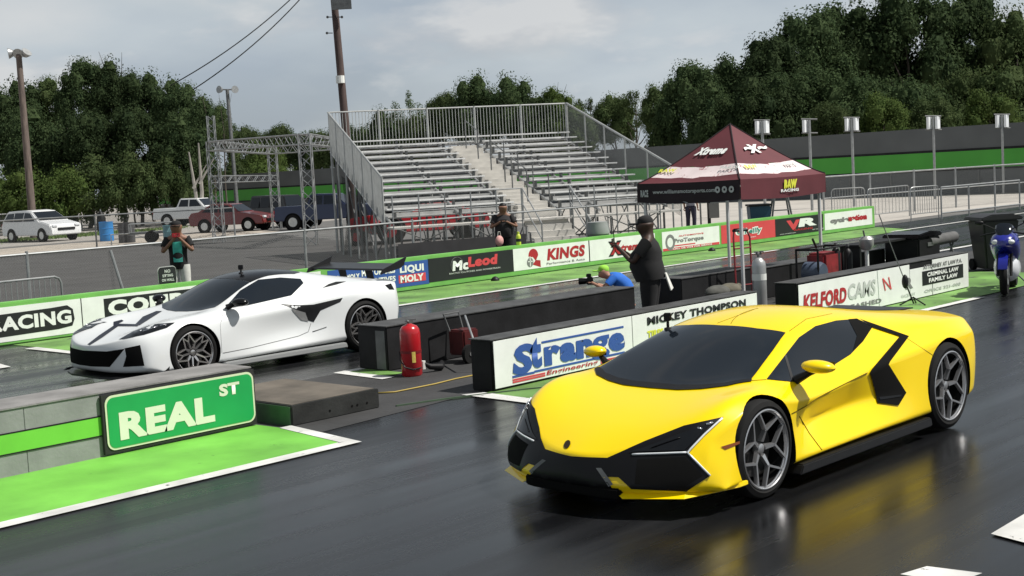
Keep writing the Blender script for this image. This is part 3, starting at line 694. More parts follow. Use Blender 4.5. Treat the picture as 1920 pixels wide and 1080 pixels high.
def ipt(cb, u, v, y):   # pixel + lateral position -> car coordinates
    o = cb.I@CO; d = cb.I.to_3x3()@ray(u, v); return o+d*((y-o.y)/d.y)
carbon = mat('carbon_black', (.012, .012, .013), .35, var=.2, scale=30)
def YPANELS():
    b = yb
    b.panel('fascia', [(1020,846),(1053,854.5),(1100,857.5),(1138.9,858.9),(1208.9,827.8),(1282.8,798.7),(1356.7,781.9),(1318,820),(1292,849),(1331.4,892),(1286.7,921.2),(1183.6,916.5),(1160,895),(1131,894),(1168,939),(1120,940),(990,912),(985,860)], fascia_m, sym=True, off=.005, cell=7)
    b.panel('headlight', [(1178,849),(1212,839),(1282,812),(1334,794),(1300,830),(1284,845)], lens, off=.012)
    b.panel('air_intake', [(1195,862),(1284,857),(1318,892),(1282,914),(1190,908)], black_matte, off=.006)
    for p in ([(1186,853),(1240,851),(1287,849)], [(1354,785),(1320,816),(1289,849),(1310,870),(1331,892)]): b.strip('daytime_running_light', p, .0075, drl, off=.008)
    b.strip('headlight_reflector', [(1308,803),(1316,806)], .009, chrome, off=.009); b.strip('headlight_reflector', [(1324,797),(1336,793)], .010, chrome, off=.009)
    b.strip('lamp_element', [(1222,841),(1276,822)], .004, black_gloss, off=.016)
    b.strip('roof_gap', [(1480,621),(1512,598),(1560,588)], .0025, panel_gap_and_shade, off=.0)
    b.strip('roof_gap', [(1345,606),(1420,578)], .0025, panel_gap_and_shade, off=.0)
    b.strip('fender_gap', [(1700,634),(1752,668)], .0025, panel_gap_and_shade, off=.0)
    b.panel('grille_bar', [(1118,878),(1128,878),(1150,908),(1142,912)], steel_dk, off=.007)
    b.panel('side_marker', [(1351,838),(1386,827),(1386,832),(1360,843)], amber, off=.005)
    b.panel('badge', [(1064+6*math.cos(t)+2*math.sin(t), 834-8*math.sin(t)) for t in [i*PI/5 for i in range(10)]], mat('badge_dark', (.05, .03, .01), .3, .6, var=0), mirror=False, off=.006, cell=5)
    b.panel('windscreen', [(-.01,.05),(-.005,-.2),(.03,-.40),(.10,-.58),(.22,-.715),(.42,-.675),(.70,-.615),(.985,-.545),(.93,-.33),(.905,.05)], glass_car, mode='z', sym=True, off=.005)
    b.panel('wiper_cowl', [(-.03,.05),(-.02,-.25),(.02,-.43),(.09,-.61),(.215,-.735),(.25,-.715),(.14,-.56),(.08,-.38),(.05,-.2),(.045,.05)], black_plastic, mode='z', sym=True, off=.008)
    b.panel('side_window', [(1437,711.5),(1470,668.4),(1497.2,633.3),(1528.4,612),(1567.2,601.5),(1606,598.3),(1635.3,613.9),(1618,640),(1594.5,664.5),(1567,682),(1530,700),(1491,717)], glass_car, off=.004)
    b.panel('pillar_trim', [(1590,599.5),(1606,598.3),(1635.3,613.9),(1618,640),(1598,660),(1606,630)], black_matte, off=.007)
    b.panel('window_divider', [(1470,668),(1474,666),(1489,716.5),(1484,716)], black_plastic, off=.006)
    b.panel('side_intake', [(1610,599),(1703.4,631.4),(1664.5,683.1),(1697.6,736.4),(1683.2,760.5),(1644.3,755.9),(1629.5,697.5),(1685.9,631.5),(1636,615)], black_matte, off=.010, cell=5)
    b.panel('intake_vane', [(1646,745),(1688,740),(1686,744),(1648,750)], black_gloss, off=.014)
    b.strip('door_gap_and_shade', [(1484,776),(1510,762),(1533,746),(1580,722),(1626,699)], .0035, panel_gap_and_shade, off=.001)
    b.strip('door_gap_and_shade', [(1499,781),(1517,812),(1541,844)], .0035, panel_gap_and_shade, off=.001)  # dark line painted for the shaded edge of the vane, no gap
    b.strip('door_gap_and_shade', [(1436,712),(1380,716)], .003, panel_gap_and_shade, off=.001)
    b.panel('lower_grille', [(-.42,.15),(-.32,.26),(-.32,.37),(.05,.37),(.05,.14)], fascia_m, mode='x', sym=True, off=.006)
    b.panel('engine_cover', [(1.98,.05),(1.98,-.28),(2.5,-.34),(3.1,-.36),(3.1,.05)], black_gloss, mode='z', sym=True)
    for sg in (-1, 1):
        mb = MB(); mb.prism([(.36, .095), (2.40, .095), (2.38, .17), (.40, .165)], sg*.90, sg*1.025); mb.build('side_skirt', carbon, yc, bevel=.01)
        st = len(mb.v)
        mb = MB(); mb.blob((0, 0, 0), (.085, .125, .048), 16, 10); mb.xf(Matrix.Translation((.60, sg*1.05, .845))@Matrix.Rotation(-sg*.35, 4, 'Z')@Matrix.Rotation(-sg*.08, 4, 'X'))
        mi = mb.build('wing_mirror', yellow_paint, yc, smooth=True)
        mb = MB(); mb.tube((.56, sg*.88, .74), (.61, sg*1.0, .81), .035, .02); mb.build('mirror_arm', black_plastic, mi, smooth=True)
        mb = MB(); mb.box((.665, sg*1.05, .843), (.02, .17, .062), -sg*.35); mb.build('mirror_glass', glass_dk, mi)
    mb = MB(); mb.prism([(-.992, .33), (-.992, -.33), (-.965, -.43), (-.7, -.46), (-.7, .46), (-.965, .43)], .125, .20, 'z'); mb.build('nose_shade_block', black_matte, yc, bevel=.012)  # black block added in place of the shadowed recess under the nose
    mb = MB(); mb.prism([(3.05, .36), (3.05, -.36), (3.35, -.4), (3.35, .4)], .945, .955, 'z'); mb.build('rear_wing', carbon, yc, bevel=.008)
    for sg in (-1, 1):
        mb = MB(); mb.prism([(3.1, .88), (3.3, .88), (3.3, .947), (3.1, .947)], sg*.3, sg*.33); mb.build('wing_stand', carbon, yc)
    T = [ipt(b, *q) for q in ((1131, 894.7, -.31), (1178, 915, -.44), (1286, 921, -.80), (1387, 905, -1.0))]; Bt = [ipt(b, *q) for q in ((1150, 918, -.37), (1166, 936, -.46), (1283, 936.5, -.83), (1388, 914, -1.005))]
    for sg in (-1, 1):
        mb = MB(); P = []
        for a_, c_ in zip(T, Bt):
            for q in (a_, c_, c_+Vector((.10, 0, 0)), a_+Vector((.10, 0, 0))): P.append((q.x, -sg*q.y, q.z))
        mb.add(P, [(i*4+j, i*4+(j+1) % 4, i*4+4+(j+1) % 4, i*4+4+j) for i in range(3) for j in range(4)]+[(0, 1, 2, 3), (12, 15, 14, 13)]); mb.build('front_lip', yellow_paint, yc, bevel=.004)
    mb = MB(); mb.bbox((-.4, -.62, .10), (3.5, .62, .16)); mb.build('underbody', black_matte, yc)
    mb = MB(); mb.bbox((3.73, -.55, .40), (3.76, .55, .62)); mb.build('tail_panel', black_gloss, yc, bevel=.01)
    for sg in (-1, 1):
        mb = MB(); mb.path([(3.745, sg*.62, .70), (3.70, sg*.78, .66), (3.745, sg*.60, .62)], .012); mb.build('tail_light', red_paint, yc)
def WPANELS():
    b = wb
    b.panel('windscreen', [(.34,.05),(.37,-.25),(.43,-.48),(.53,-.65),(.80,-.60),(1.17,-.53),(1.10,-.3),(1.07,.05)], glass_car, mode='z', sym=True, off=.005)
    b.panel('roof_panel', [(1.08,.05),(1.11,-.3),(1.18,-.53),(1.5,-.475),(1.95,-.46),(2.12,-.36),(2.16,.05)], black_gloss, mode='z', sym=True, off=.005)
    b.panel('side_window', [(420,579.5),(450,545.3),(484.4,524.7),(525.6,520.6),(563.4,523),(569,531),(546.3,553.9),(463.8,572.8)], glass_car, cell=6)
    b.panel('side_intake', [(525.6,570),(560,572.5),(587.5,571),(642.5,558.4),(638,566),(601,582),(588,604),(576,600),(573,588),(550,579)], carbon, cell=6)
    b.panel('intake_scoop', [(545,578),(572,586),(578,603),(564,600)], mat('shadow_grey_paint', (.22, .22, .22), .5, var=0), cell=5, off=.006)
    b.panel('headlight', [(223,637.4),(250,622),(285,609),(328,605.5),(313,615),(271,627.8)], lens, cell=5, off=.008)
    b.strip('headlight_reflector', [(268,622),(296,612)], .008, chrome, off=.006)
    b.strip('headlight_reflector', [(300,611),(312,608.5)], .010, chrome, off=.006)
    navy = mat('navy_stripe', (.006, .007, .016), .35, var=0, spec=.25)
    b.panel('hood_stripe', [(293,583.5),(304,583.5),(284,596),(262,610),(252,610),(268,594)], navy, cell=5, mirror=False)
    b.panel('hood_stripe', [(213,611),(223,611),(192,633),(169,647.5),(164,646),(186,629)], navy, cell=5, mirror=False)
    b.panel('hood_vent', [(213,604),(228,600),(232,602),(222,607.5),(262,608.5),(258,612),(213,612)], navy, cell=5, mirror=False, off=.006)
    b.panel('grille', [(130,650),(154,657),(200,659),(234,654),(224,666),(206,688),(172,687),(150,684),(130,678)], black_matte, sym=True, cell=6)
    b.panel('air_intake', [(234,653),(263,647),(271,686),(231,688),(237,668)], black_matte, cell=6)
    b.panel('tail_light', [(721.6,535),(733,531.5),(739,543),(730,543)], black_gloss, cell=5)
    b.panel('fender_vent', [(604.7,540),(616,533),(630,528.5),(649,528),(630,534)], black_plastic, cell=5)
    b.strip('door_gap_and_shade', [(583,606),(578,622),(560,630),(470,652),(418,662)], .0035, mat('white_car_gap', (.10, .10, .10), .8, var=0), off=.001)
    b.strip('door_gap_and_shade', [(419,582),(413,610),(416,662)], .0025, MATS['white_car_gap'], off=.0)
    for p in ([(586,622),(612,613)],): b.strip('fender_badge', p, .006, steel_dk, off=.002)
    for sg in (-1, 1):
        mb = MB(); mb.prism([(.36, .10), (2.36, .10), (2.34, .17), (.40, .16)], sg*.90, sg*1.03); mb.build('side_skirt', mat('skirt_grey', (.30, .31, .31), .5, var=0), wc, bevel=.01)
        c = ipt(b, 450, 567, -1.0)
        mb = MB(); mb.blob((0, 0, 0), (.09, .125, .055), 16, 10); mb.xf(Matrix.Translation((c.x, sg*1.0, c.z))@Matrix.Rotation(-sg*.3, 4, 'Z'))
        mi = mb.build('wing_mirror', black_gloss, wc, smooth=True)
        mb = MB(); mb.tube((c.x-.10, sg*.84, c.z-.06), (c.x, sg*.93, c.z-.01), .04, .025); mb.build('mirror_arm', black_plastic, mi, smooth=True)
        mb = MB(); mb.prism([(3.13, 1.03), (3.50, 1.09), (3.56, 1.13), (3.63, 1.25), (3.30, 1.14), (3.17, 1.10)], sg*.865, sg*.885); mb.build('wing_endplate', carbon, wc)
        mb = MB(); mb.prism([(3.36, .90), (3.46, .90), (3.42, 1.10), (3.30, 1.09)], sg*.30, sg*.33); mb.build('wing_stand', carbon, wc)
        mb = MB(); mb.prism([(-.80, .10), (-.40, .10), (-.38, .22), (-.48, .15), (-.75, .13)], sg*.955, sg*.99); mb.build('corner_blade', carbon, wc)
    mb = MB(); mb.prism([(3.22, 1.075), (3.36, 1.07), (3.58, 1.12), (3.60, 1.15), (3.40, 1.12), (3.24, 1.10)], -.864, .864); mb.build('rear_wing', carbon, wc, smooth=True)
    mb = MB(); mb.prism([(-1.0, .35), (-1.0, -.35), (-.91, -.64), (-.74, -.86), (-.5, -.92), (-.5, .92), (-.74, .86), (-.91, .64)], .105, .13, 'z'); mb.build('splitter', carbon, wc)
    mb = MB(); mb.bbox((-.4, -.62, .11), (3.4, .62, .17)); mb.build('underbody', black_matte, wc)

# --- yellow hypercar -------------------------------------------------
YXY, YT = (7.7637, 5.9587), -.0101
yc = thing('sports_car', 'bright yellow low wedge sports car with black wheels in the near lane', 'sports car', (YXY[0], YXY[1], 0), YT)
YS = [
 [(-.955,0,.135),(-.95,.33,.135),(-.90,.53,.135),(-.745,.80,.14),(-.67,.90,.145),(-.61,.95,.15),(-.56,.985,.155),(-.52,.85,.13)],
 [(-.99,0,.21),(-.99,.33,.215),(-.925,.54,.22),(-.735,.81,.23),(-.645,.905,.25),(-.58,.96,.24),(-.50,1.0,.18),(-.48,.87,.13)],
 [(-.985,0,.30),(-.95,.32,.31),(-.845,.55,.37),(-.675,.78,.43),(-.60,.895,.38),(-.53,.965,.30),(-.46,1.0,.18),(-.45,.88,.13)],
 [(-.95,0,.39),(-.885,.24,.395),(-.765,.50,.465),(-.54,.765,.58),(-.50,.885,.50),(-.46,.98,.34),(-.42,1.0,.18),(-.4,.88,.13)],
 [(-.72,0,.51),(-.66,.30,.53),(-.52,.58,.605),(-.34,.85,.695),(-.30,.965,.615),(-.30,.995,.40),(-.30,1.0,.18),(-.3,.88,.13)],
 [(-.40,0,.625),(-.33,.32,.645),(-.18,.62,.70),(0,.85,.79),(0,.985,.72),(0,1.0,.45),(0,1.0,.18),(0,.88,.13)],
 [(-.02,0,.705),(.02,.35,.715),(.20,.72,.775),(.32,.885,.755),(.35,.985,.62),(.36,.99,.42),(.36,1.0,.19),(.36,.88,.13)],
 [(.42,0,.895),(.45,.34,.885),(.60,.665,.905),(.62,.875,.74),(.70,.965,.59),(.72,.845,.41),(.70,1.0,.20),(.7,.88,.13)],
 [(.90,0,1.085),(.92,.33,1.075),(1.00,.575,1.035),(1.05,.85,.755),(1.12,.95,.62),(1.15,.83,.42),(1.12,1.0,.205),(1.1,.88,.13)],
 [(1.35,0,1.155),(1.38,.33,1.145),(1.45,.60,1.065),(1.50,.80,.82),(1.52,.93,.665),(1.55,.86,.44),(1.55,1.0,.21),(1.5,.88,.13)],
 [(1.80,0,1.15),(1.85,.35,1.135),(1.95,.62,1.03),(2.0,.79,.88),(2.0,.93,.70),(2.0,.96,.42),(2.0,1.01,.21),(2.0,.88,.13)],
 [(2.30,0,1.02),(2.30,.38,1.07),(2.40,.63,.98),(2.42,.83,.885),(2.4,.975,.74),(2.4,1.0,.45),(2.4,1.01,.21),(2.4,.88,.13)],
 [(2.75,0,.955),(2.75,.40,1.0),(2.78,.65,.96),(2.78,.88,.91),(2.78,1.0,.79),(2.78,1.03,.45),(2.78,1.02,.21),(2.78,.88,.13)],
 [(3.20,0,.94),(3.20,.40,.95),(3.20,.62,.93),(3.18,.85,.90),(3.16,.985,.79),(3.15,1.01,.5),(3.12,1.0,.23),(3.1,.88,.14)],
 [(3.55,0,.91),(3.55,.40,.91),(3.52,.62,.905),(3.45,.82,.87),(3.36,.95,.76),(3.36,.975,.5),(3.34,.96,.26),(3.3,.85,.16)],
 [(3.72,0,.72),(3.72,.40,.72),(3.66,.65,.72),(3.54,.83,.70),(3.44,.925,.63),(3.42,.93,.45),(3.40,.91,.28),(3.4,.8,.18)],
 [(3.74,0,.36),(3.74,.40,.36),(3.68,.65,.36),(3.56,.80,.36),(3.48,.88,.36),(3.44,.90,.34),(3.43,.89,.30),(3.42,.8,.24)],
]
YCR = [(3, 0, 3, 3, 1), (1, 4, 3, 4, .7), (3, 3, 3, 4, .6), (3, 4, 12, 4, 1), (6, 5, 10, 5, .5), (3, 3, 5, 3, .3), (6, 3, 10, 3, .5), (7, 2, 11, 2, .35), (0, 6, 16, 6, .6), (1, 0, 1, 4, .5), (14, 0, 14, 5, .5), (6, 2, 7, 2, .35), (11, 3, 14, 3, .45), (12, 4, 15, 4, .4), (6, 0, 6, 2, .35)]
yb = CarBody(yc, YT, YXY, YS, yellow_paint, [(0, .352, .372), (2.779, .375, .402)], YCR)
YPANELS()
for x, y, z, R, RR, wd in ((0, .985-.13, .346, .346, .279, .26), (2.779, 1.01-.17, .369, .369, .292, .34)):
    for sg in (-1, 1): wheel(yc, x, sg*y, z, R, RR, wd, rim_grey, 'Y', sg)

# --- white coupe -----------------------------------------------------
WXY, WT = (9.2419, 15.1777), -.0306
wc = thing('sports_car', 'white sports coupe with black hood stripes and tall black rear wing, in the far lane', 'sports car', (WXY[0], WXY[1], 0), WT)
WS = [
 [(-.96,0,.16),(-.95,.35,.16),(-.89,.58,.16),(-.75,.82,.16),(-.67,.93,.16),(-.6,.96,.16),(-.5,.98,.155),(-.5,.85,.13)],
 [(-.99,0,.25),(-.97,.35,.25),(-.90,.58,.25),(-.73,.83,.26),(-.65,.94,.26),(-.56,.97,.24),(-.45,.99,.17),(-.45,.87,.13)],
 [(-1.01,0,.42),(-.98,.30,.43),(-.90,.58,.48),(-.73,.80,.52),(-.62,.93,.47),(-.50,.975,.32),(-.42,.99,.17),(-.42,.87,.13)],
 [(-1.0,0,.505),(-.95,.30,.52),(-.85,.60,.575),(-.66,.80,.635),(-.50,.94,.59),(-.42,.98,.40),(-.38,.99,.17),(-.38,.87,.13)],
 [(-.65,0,.60),(-.60,.30,.615),(-.50,.60,.70),(-.38,.80,.745),(-.28,.93,.69),(-.25,.985,.45),(-.25,.99,.17),(-.25,.87,.13)],
 [(-.15,0,.68),(-.10,.35,.70),(-.05,.65,.775),(0,.82,.785),(0,.95,.71),(0,1.0,.45),(0,.99,.17),(0,.87,.13)],
 [(.33,0,.765),(.38,.35,.775),(.50,.68,.805),(.45,.86,.80),(.42,.97,.69),(.42,.99,.45),(.42,.985,.18),(.42,.87,.13)],
 [(.75,0,1.0),(.77,.33,.99),(.85,.65,.975),(.85,.83,.835),(.85,.95,.70),(.85,.94,.42),(.85,.99,.195),(.85,.87,.13)],
 [(1.08,0,1.175),(1.10,.33,1.165),(1.22,.595,1.11),(1.25,.81,.86),(1.25,.94,.72),(1.25,.89,.42),(1.25,.99,.205),(1.25,.87,.13)],
 [(1.5,0,1.235),(1.5,.33,1.22),(1.62,.59,1.13),(1.65,.78,.90),(1.65,.93,.74),(1.65,.86,.45),(1.65,.99,.215),(1.65,.87,.13)],
 [(1.95,0,1.21),(1.95,.33,1.20),(2.0,.60,1.09),(2.0,.80,.945),(2.0,.95,.78),(2.0,.95,.48),(2.0,1.0,.225),(2.0,.87,.13)],
 [(2.4,0,1.12),(2.4,.33,1.11),(2.4,.60,1.035),(2.4,.83,.97),(2.4,.985,.82),(2.4,1.0,.5),(2.4,1.01,.235),(2.4,.87,.13)],
 [(2.75,0,1.04),(2.75,.35,1.035),(2.75,.62,1.005),(2.75,.86,.955),(2.75,.995,.82),(2.75,1.02,.5),(2.75,1.01,.235),(2.75,.87,.13)],
 [(3.20,0,.975),(3.2,.35,.975),(3.2,.62,.97),(3.15,.86,.945),(3.12,.98,.82),(3.1,1.0,.5),(3.08,.99,.26),(3.08,.87,.15)],
 [(3.64,0,.91),(3.63,.35,.91),(3.57,.62,.91),(3.43,.83,.895),(3.33,.94,.79),(3.3,.97,.5),(3.3,.96,.3),(3.25,.85,.2)],
 [(3.71,0,.62),(3.69,.35,.62),(3.62,.62,.62),(3.49,.84,.62),(3.39,.93,.6),(3.35,.95,.45),(3.33,.94,.3),(3.3,.85,.22)],
 [(3.66,0,.3),(3.65,.35,.3),(3.58,.62,.3),(3.46,.82,.3),(3.38,.9,.3),(3.36,.91,.29),(3.34,.9,.28),(3.3,.8,.25)],
]
WCR = [(3, 0, 3, 3, .7), (3, 4, 5, 4, .3), (6, 4, 12, 4, .45), (6, 3, 10, 3, .3), (7, 2, 10, 2, .25), (0, 6, 16, 6, .6), (1, 0, 1, 4, .4), (14, 0, 14, 5, .6), (6, 0, 6, 2, .3), (11, 3, 14, 3, .5)]
wb = CarBody(wc, WT, WXY, WS, white_paint, [(0, .342, .362), (2.722, .36, .382)], WCR)
WPANELS()
for x, y, z, R, RR, wd in ((0, .97-.13, .336, .338, .266, .26), (2.722, 1.0-.17, .353, .355, .279, .34)):
    for sg in (-1, 1): wheel(wc, x, sg*y, z, R, RR, wd, rim_bright, 'X', sg)
# ------------------------------------------------------------------ trees
def leaf_mat(name, c1, c2):
    M = bpy.data.materials.new(name); M.use_nodes = True; t = M.node_tree; b = t.nodes['Principled BSDF']; L = t.links.new
    g = t.nodes.new('ShaderNodeNewGeometry'); r = t.nodes.new('ShaderNodeValToRGB'); L(g.outputs['Random Per Island'], r.inputs[0])
    r.color_ramp.elements[0].color = (*c1, 1); r.color_ramp.elements[1].color = (*c2, 1)
    oi = t.nodes.new('ShaderNodeObjectInfo'); mr = t.nodes.new('ShaderNodeMapRange'); mr.inputs[3].default_value = .75; mr.inputs[4].default_value = 1.25; L(oi.outputs['Random'], mr.inputs[0])
    mx = t.nodes.new('ShaderNodeMixRGB'); mx.blend_type = 'MULTIPLY'; mx.inputs[0].default_value = 1; L(r.outputs[0], mx.inputs[1]); L(mr.outputs[0], mx.inputs[2]); L(mx.outputs[0], b.inputs['Base Color'])
    b.inputs['Roughness'].default_value = .85; b.inputs['Specular IOR Level'].default_value = .08
    tr = t.nodes.new('ShaderNodeBsdfTranslucent'); L(mx.outputs[0], tr.inputs[0]); ms = t.nodes.new('ShaderNodeMixShader'); ms.inputs[0].default_value = .35
    L(b.outputs[0], ms.inputs[1]); L(tr.outputs[0], ms.inputs[2]); L(ms.outputs[0], t.nodes['Material Output'].inputs[0])
    return M
leaf_dk = leaf_mat('leaves_dark', (.034, .058, .025), (.066, .096, .040))
leaf_md = leaf_mat('leaves_mid', (.050, .080, .030), (.095, .128, .050))
leaf_lt = leaf_mat('leaves_light', (.055, .092, .024), (.105, .145, .042))
bark = mat('tree_bark', (.10, .085, .07), .9, var=.3, scale=3)
bark_pale = mat('pale_dead_bark', (.30, .28, .25), .9, var=.2, scale=3)
def crown_mesh(seed, lobes, n, size, m, sparse=1.0, low=-.9):
    """unit crown (radius about 1): leaf faces scattered through lobes of an uneven crown"""
    rnd = random.Random(seed); L = []
    for i in range(lobes):
        t = rnd.uniform(0, 2*PI); ph = math.asin(rnd.uniform(-.75, 1)); rr = rnd.uniform(.45, .80)
        c = Vector((math.cos(t)*math.cos(ph)*rr, math.sin(t)*math.cos(ph)*rr, math.sin(ph)*rr)); L.append((c, rnd.uniform(.22, .42)*sparse))
    V = []; F = []
    for k in range(n):
        c, r = rnd.choice(L); d = Vector((rnd.gauss(0, 1), rnd.gauss(0, 1), rnd.gauss(0, 1))).normalized()
        p = c+d*r*(rnd.random()**.35)*rnd.uniform(.8, 1.12)
        if p.z < low: continue
        nn = (d+Vector((rnd.gauss(0, .5), rnd.gauss(0, .5), rnd.gauss(0, .5)+.4))).normalized()
        x = nn.orthogonal().normalized(); y = nn.cross(x); a = rnd.uniform(0, PI); x, y = x*math.cos(a)+y*math.sin(a), y*math.cos(a)-x*math.sin(a)
        s = size*rnd.uniform(.6, 1.4); o = len(V)
        V += [p-x*s, p-y*s*.55+nn*s*.1, p+x*s, p+y*s*.55+nn*s*.1]; F.append((o, o+1, o+2, o+3))
    if sparse >= 1:   # the shaded twiggy heart of each limb's foliage
        for c, r in L:
            q = MB(); q.blob((0, 0, 0), 1, 9, 6); o = len(V)
            V += [c+Vector(p)*r*.50*(1+rnd.uniform(-.25, .25)) for p in q.v]; F += [tuple(i+o for i in f) for f in q.f]
    me = bpy.data.meshes.new('crown'); me.from_pydata([tuple(v) for v in V], [], F); me.materials.append(m); return me
def trunk_mesh(seed, m, branches=6):
    rnd = random.Random(seed); mb = MB()
    pts = [Vector((0, 0, -2.2))]; 
    for i in range(6): pts.append(pts[-1]+Vector((rnd.gauss(0, .05), rnd.gauss(0, .05), .42)))
    mb.path(pts, [.07, .06, .052, .045, .036, .026, .015], 7)
    for i in range(branches):
        b0 = pts[rnd.randint(2, 5)]; t = rnd.uniform(0, 2*PI); d = Vector((math.cos(t), math.sin(t), rnd.uniform(.4, 1.1)))
        mb.path([b0, b0+d*.25, b0+d*.5+Vector((0, 0, .08)), b0+d*.75+Vector((0, 0, .18))], [.03, .022, .014, .006], 5)
    o = mb.build('trunk', m, smooth=True); me = o.data; bpy.data.objects.remove(o); return me
CR = {'dark': [crown_mesh(i, 50, 17000, .031, leaf_dk) for i in (1, 2, 3)], 'mid': [crown_mesh(i, 46, 16000, .032, leaf_md) for i in (4, 5)],
      'light': [crown_mesh(i, 36, 12000, .032, leaf_lt) for i in (6, 7)], 'sparse': [crown_mesh(i, 30, 4200, .03, leaf_md, .62) for i in (8, 9)],
      'shrub': [crown_mesh(i, 34, 11000, .036, leaf_md, 1.0, -.95) for i in (10, 11)], 'shrublight': [crown_mesh(i, 34, 11000, .036, leaf_lt, 1.0, -.95) for i in (12,)]}
TR = [trunk_mesh(i, bark) for i in (1, 2)]
TLAB = {'dark': 'dark dense leafy tree', 'mid': 'mid green leafy tree', 'light': 'bright green tree', 'sparse': 'thin see-through tree', 'shrub': 'low dark green bush', 'shrublight': 'low bright green bush'}
PLACE = {}
def tree(u, v, D, wpx, kind, where, asp=1.0):
    rnd = random.Random(int(u*7+v*3)); k = F_PX/D
    top = atD(u, v, D); rx = wpx/2/k; H = top.z
    shrub = kind.startswith('shrub')
    rz_ = min(rx*asp*1.25, H*.62) if not shrub else H*.55
    cz = H-rz_*1.0
    name = 'bush' if shrub else 'tree'
    t = thing(name, where, 'bush' if shrub else 'tree', (top.x, top.y, 0), rnd.uniform(0, 6.28), 'bushes at the foot of the trees' if shrub else 'trees beyond the strip')
    c = bpy.data.objects.new('crown', rnd.choice(CR[kind])); COL.objects.link(c); c.parent = t; c.location = (0, 0, cz); c.scale = (rx, rx*rnd.uniform(.85, 1.1), rz_)
    q = bpy.data.objects.new('trunk', rnd.choice(TR)); COL.objects.link(q); q.parent = t; s = cz/2.2 if cz > .5 else .3
    q.scale = (min(s, rx*.8), min(s, rx*.8), s); q.location = (0, 0, cz)
TREES = [  # u, top v, distance, width px, kind
 (1236,150,112,95,'mid'),(1290,112,104,150,'dark'),(1375,88,102,180,'dark'),(1440,62,100,160,'dark'),(1512,12,104,200,'dark'),(1600,-18,108,220,'dark'),(1700,-30,106,230,'dark'),(1800,-22,108,220,'dark'),(1900,4,104,200,'mid'),(1990,-10,106,220,'dark'),
 (1330,150,94,150,'dark'),(1420,140,92,160,'dark'),(1500,110,94,170,'dark'),(1590,120,92,170,'dark'),(1690,130,92,180,'dark'),(1790,120,94,180,'mid'),(1890,110,92,190,'mid'),(1655,165,86,120,'light'),(1745,176,85,110,'mid'),(1850,160,86,120,'light'),(1560,185,86,100,'mid'),
 (765,166,150,90,'sparse'),(826,168,140,90,'mid'),(885,140,136,125,'dark'),(955,141,134,125,'dark'),(1035,158,132,90,'light'),(1105,166,128,85,'sparse'),(1188,150,126,100,'sparse'),(1150,172,128,90,'mid'),(720,205,145,110,'dark'),(790,210,140,110,'mid'),(1000,180,130,110,'dark'),(1075,190,126,110,'mid'),
 (-40,150,112,150,'dark'),(30,148,112,130,'dark'),(92,138,114,100,'mid'),(150,106,112,130,'dark'),(210,112,112,120,'dark'),(268,136,112,130,'dark'),(330,146,110,120,'dark'),(385,178,108,100,'dark'),(412,196,104,70,'sparse'),(60,200,102,150,'dark'),(150,190,100,160,'dark'),(250,200,100,160,'dark'),(340,215,100,130,'dark'),
 (455,232,170,90,'mid'),(515,228,168,90,'mid'),(570,238,166,80,'dark'),(610,236,160,80,'mid'),(660,225,160,100,'dark'),(490,255,160,110,'light')]
HPOS = {'dark': 0, 'mid': 0, 'light': 0, 'sparse': 0}
def reg(u): return 'beyond the parked vehicles at left' if u < 420 else 'behind the truss gantry' if u < 640 else 'behind the bleacher seats' if u < 1210 else 'behind the grey wall at right'
SEEN = {}
for (u, v, D, wpx, kind) in TREES:
    key = (kind, reg(u)); SEEN.setdefault(key, []).append((u, v, D, wpx))
ORD = ['leftmost', 'second from left', 'third from left', 'fourth from left', 'fifth from left', 'sixth from left', 'seventh from left', 'eighth from left', 'ninth from left', 'tenth from left', 'eleventh from left', 'twelfth from left', 'thirteenth from left', 'fourteenth from left', 'last on the right']
for key, lst in SEEN.items():
    lst.sort()
    for i, (u, v, D, wpx) in enumerate(lst):
        lab = TLAB[key[0]]+(' ' if len(lst) == 1 else ', '+ORD[i]+' of its kind ')+key[1]
        tree(u, v, D, wpx, key[0], lab)
for (u, v, D, wpx, lab) in ((-150, 150, 112, 170, 'broad leafy tree at the far left end of the woods'), (-270, 165, 114, 170, 'rounder leafy tree past the left end of the woods'), (-380, 190, 118, 160, 'shorter leafy tree farthest left beyond the woods'), (2110, 10, 106, 230, 'tall leafy tree past the right end of the woods'), (2240, 40, 106, 220, 'leafy tree farthest right beyond the woods')):
    tree(u, v, D, wpx, 'mid', lab)
SH = [(-30,300,96,130,'shrublight'),(45,306,94,130,'shrublight'),(115,300,94,120,'shrublight'),(180,285,95,130,'shrub'),(245,280,95,120,'shrub'),(305,290,96,110,'shrub'),(355,300,100,90,'shrub'),(430,300,130,110,'shrub'),(500,295,130,110,'shrublight'),
      (1235,225,104,110,'shrub'),(1290,245,96,90,'shrublight'),(1350,240,94,100,'shrub'),(1570,222,90,90,'shrub'),(1690,205,88,110,'shrublight'),(1790,195,88,110,'shrub'),(1880,190,88,110,'shrublight')]
SEEN = {}
for a in SH: SEEN.setdefault((a[4], reg(a[0])), []).append(a)
for key, lst in SEEN.items():
    lst.sort()
    for i, (u, v, D, wpx, kind) in enumerate(lst):
        tree(u, v, D, wpx, kind, TLAB[kind]+(' ' if len(lst) == 1 else ', '+ORD[i]+' of its kind ')+key[1])
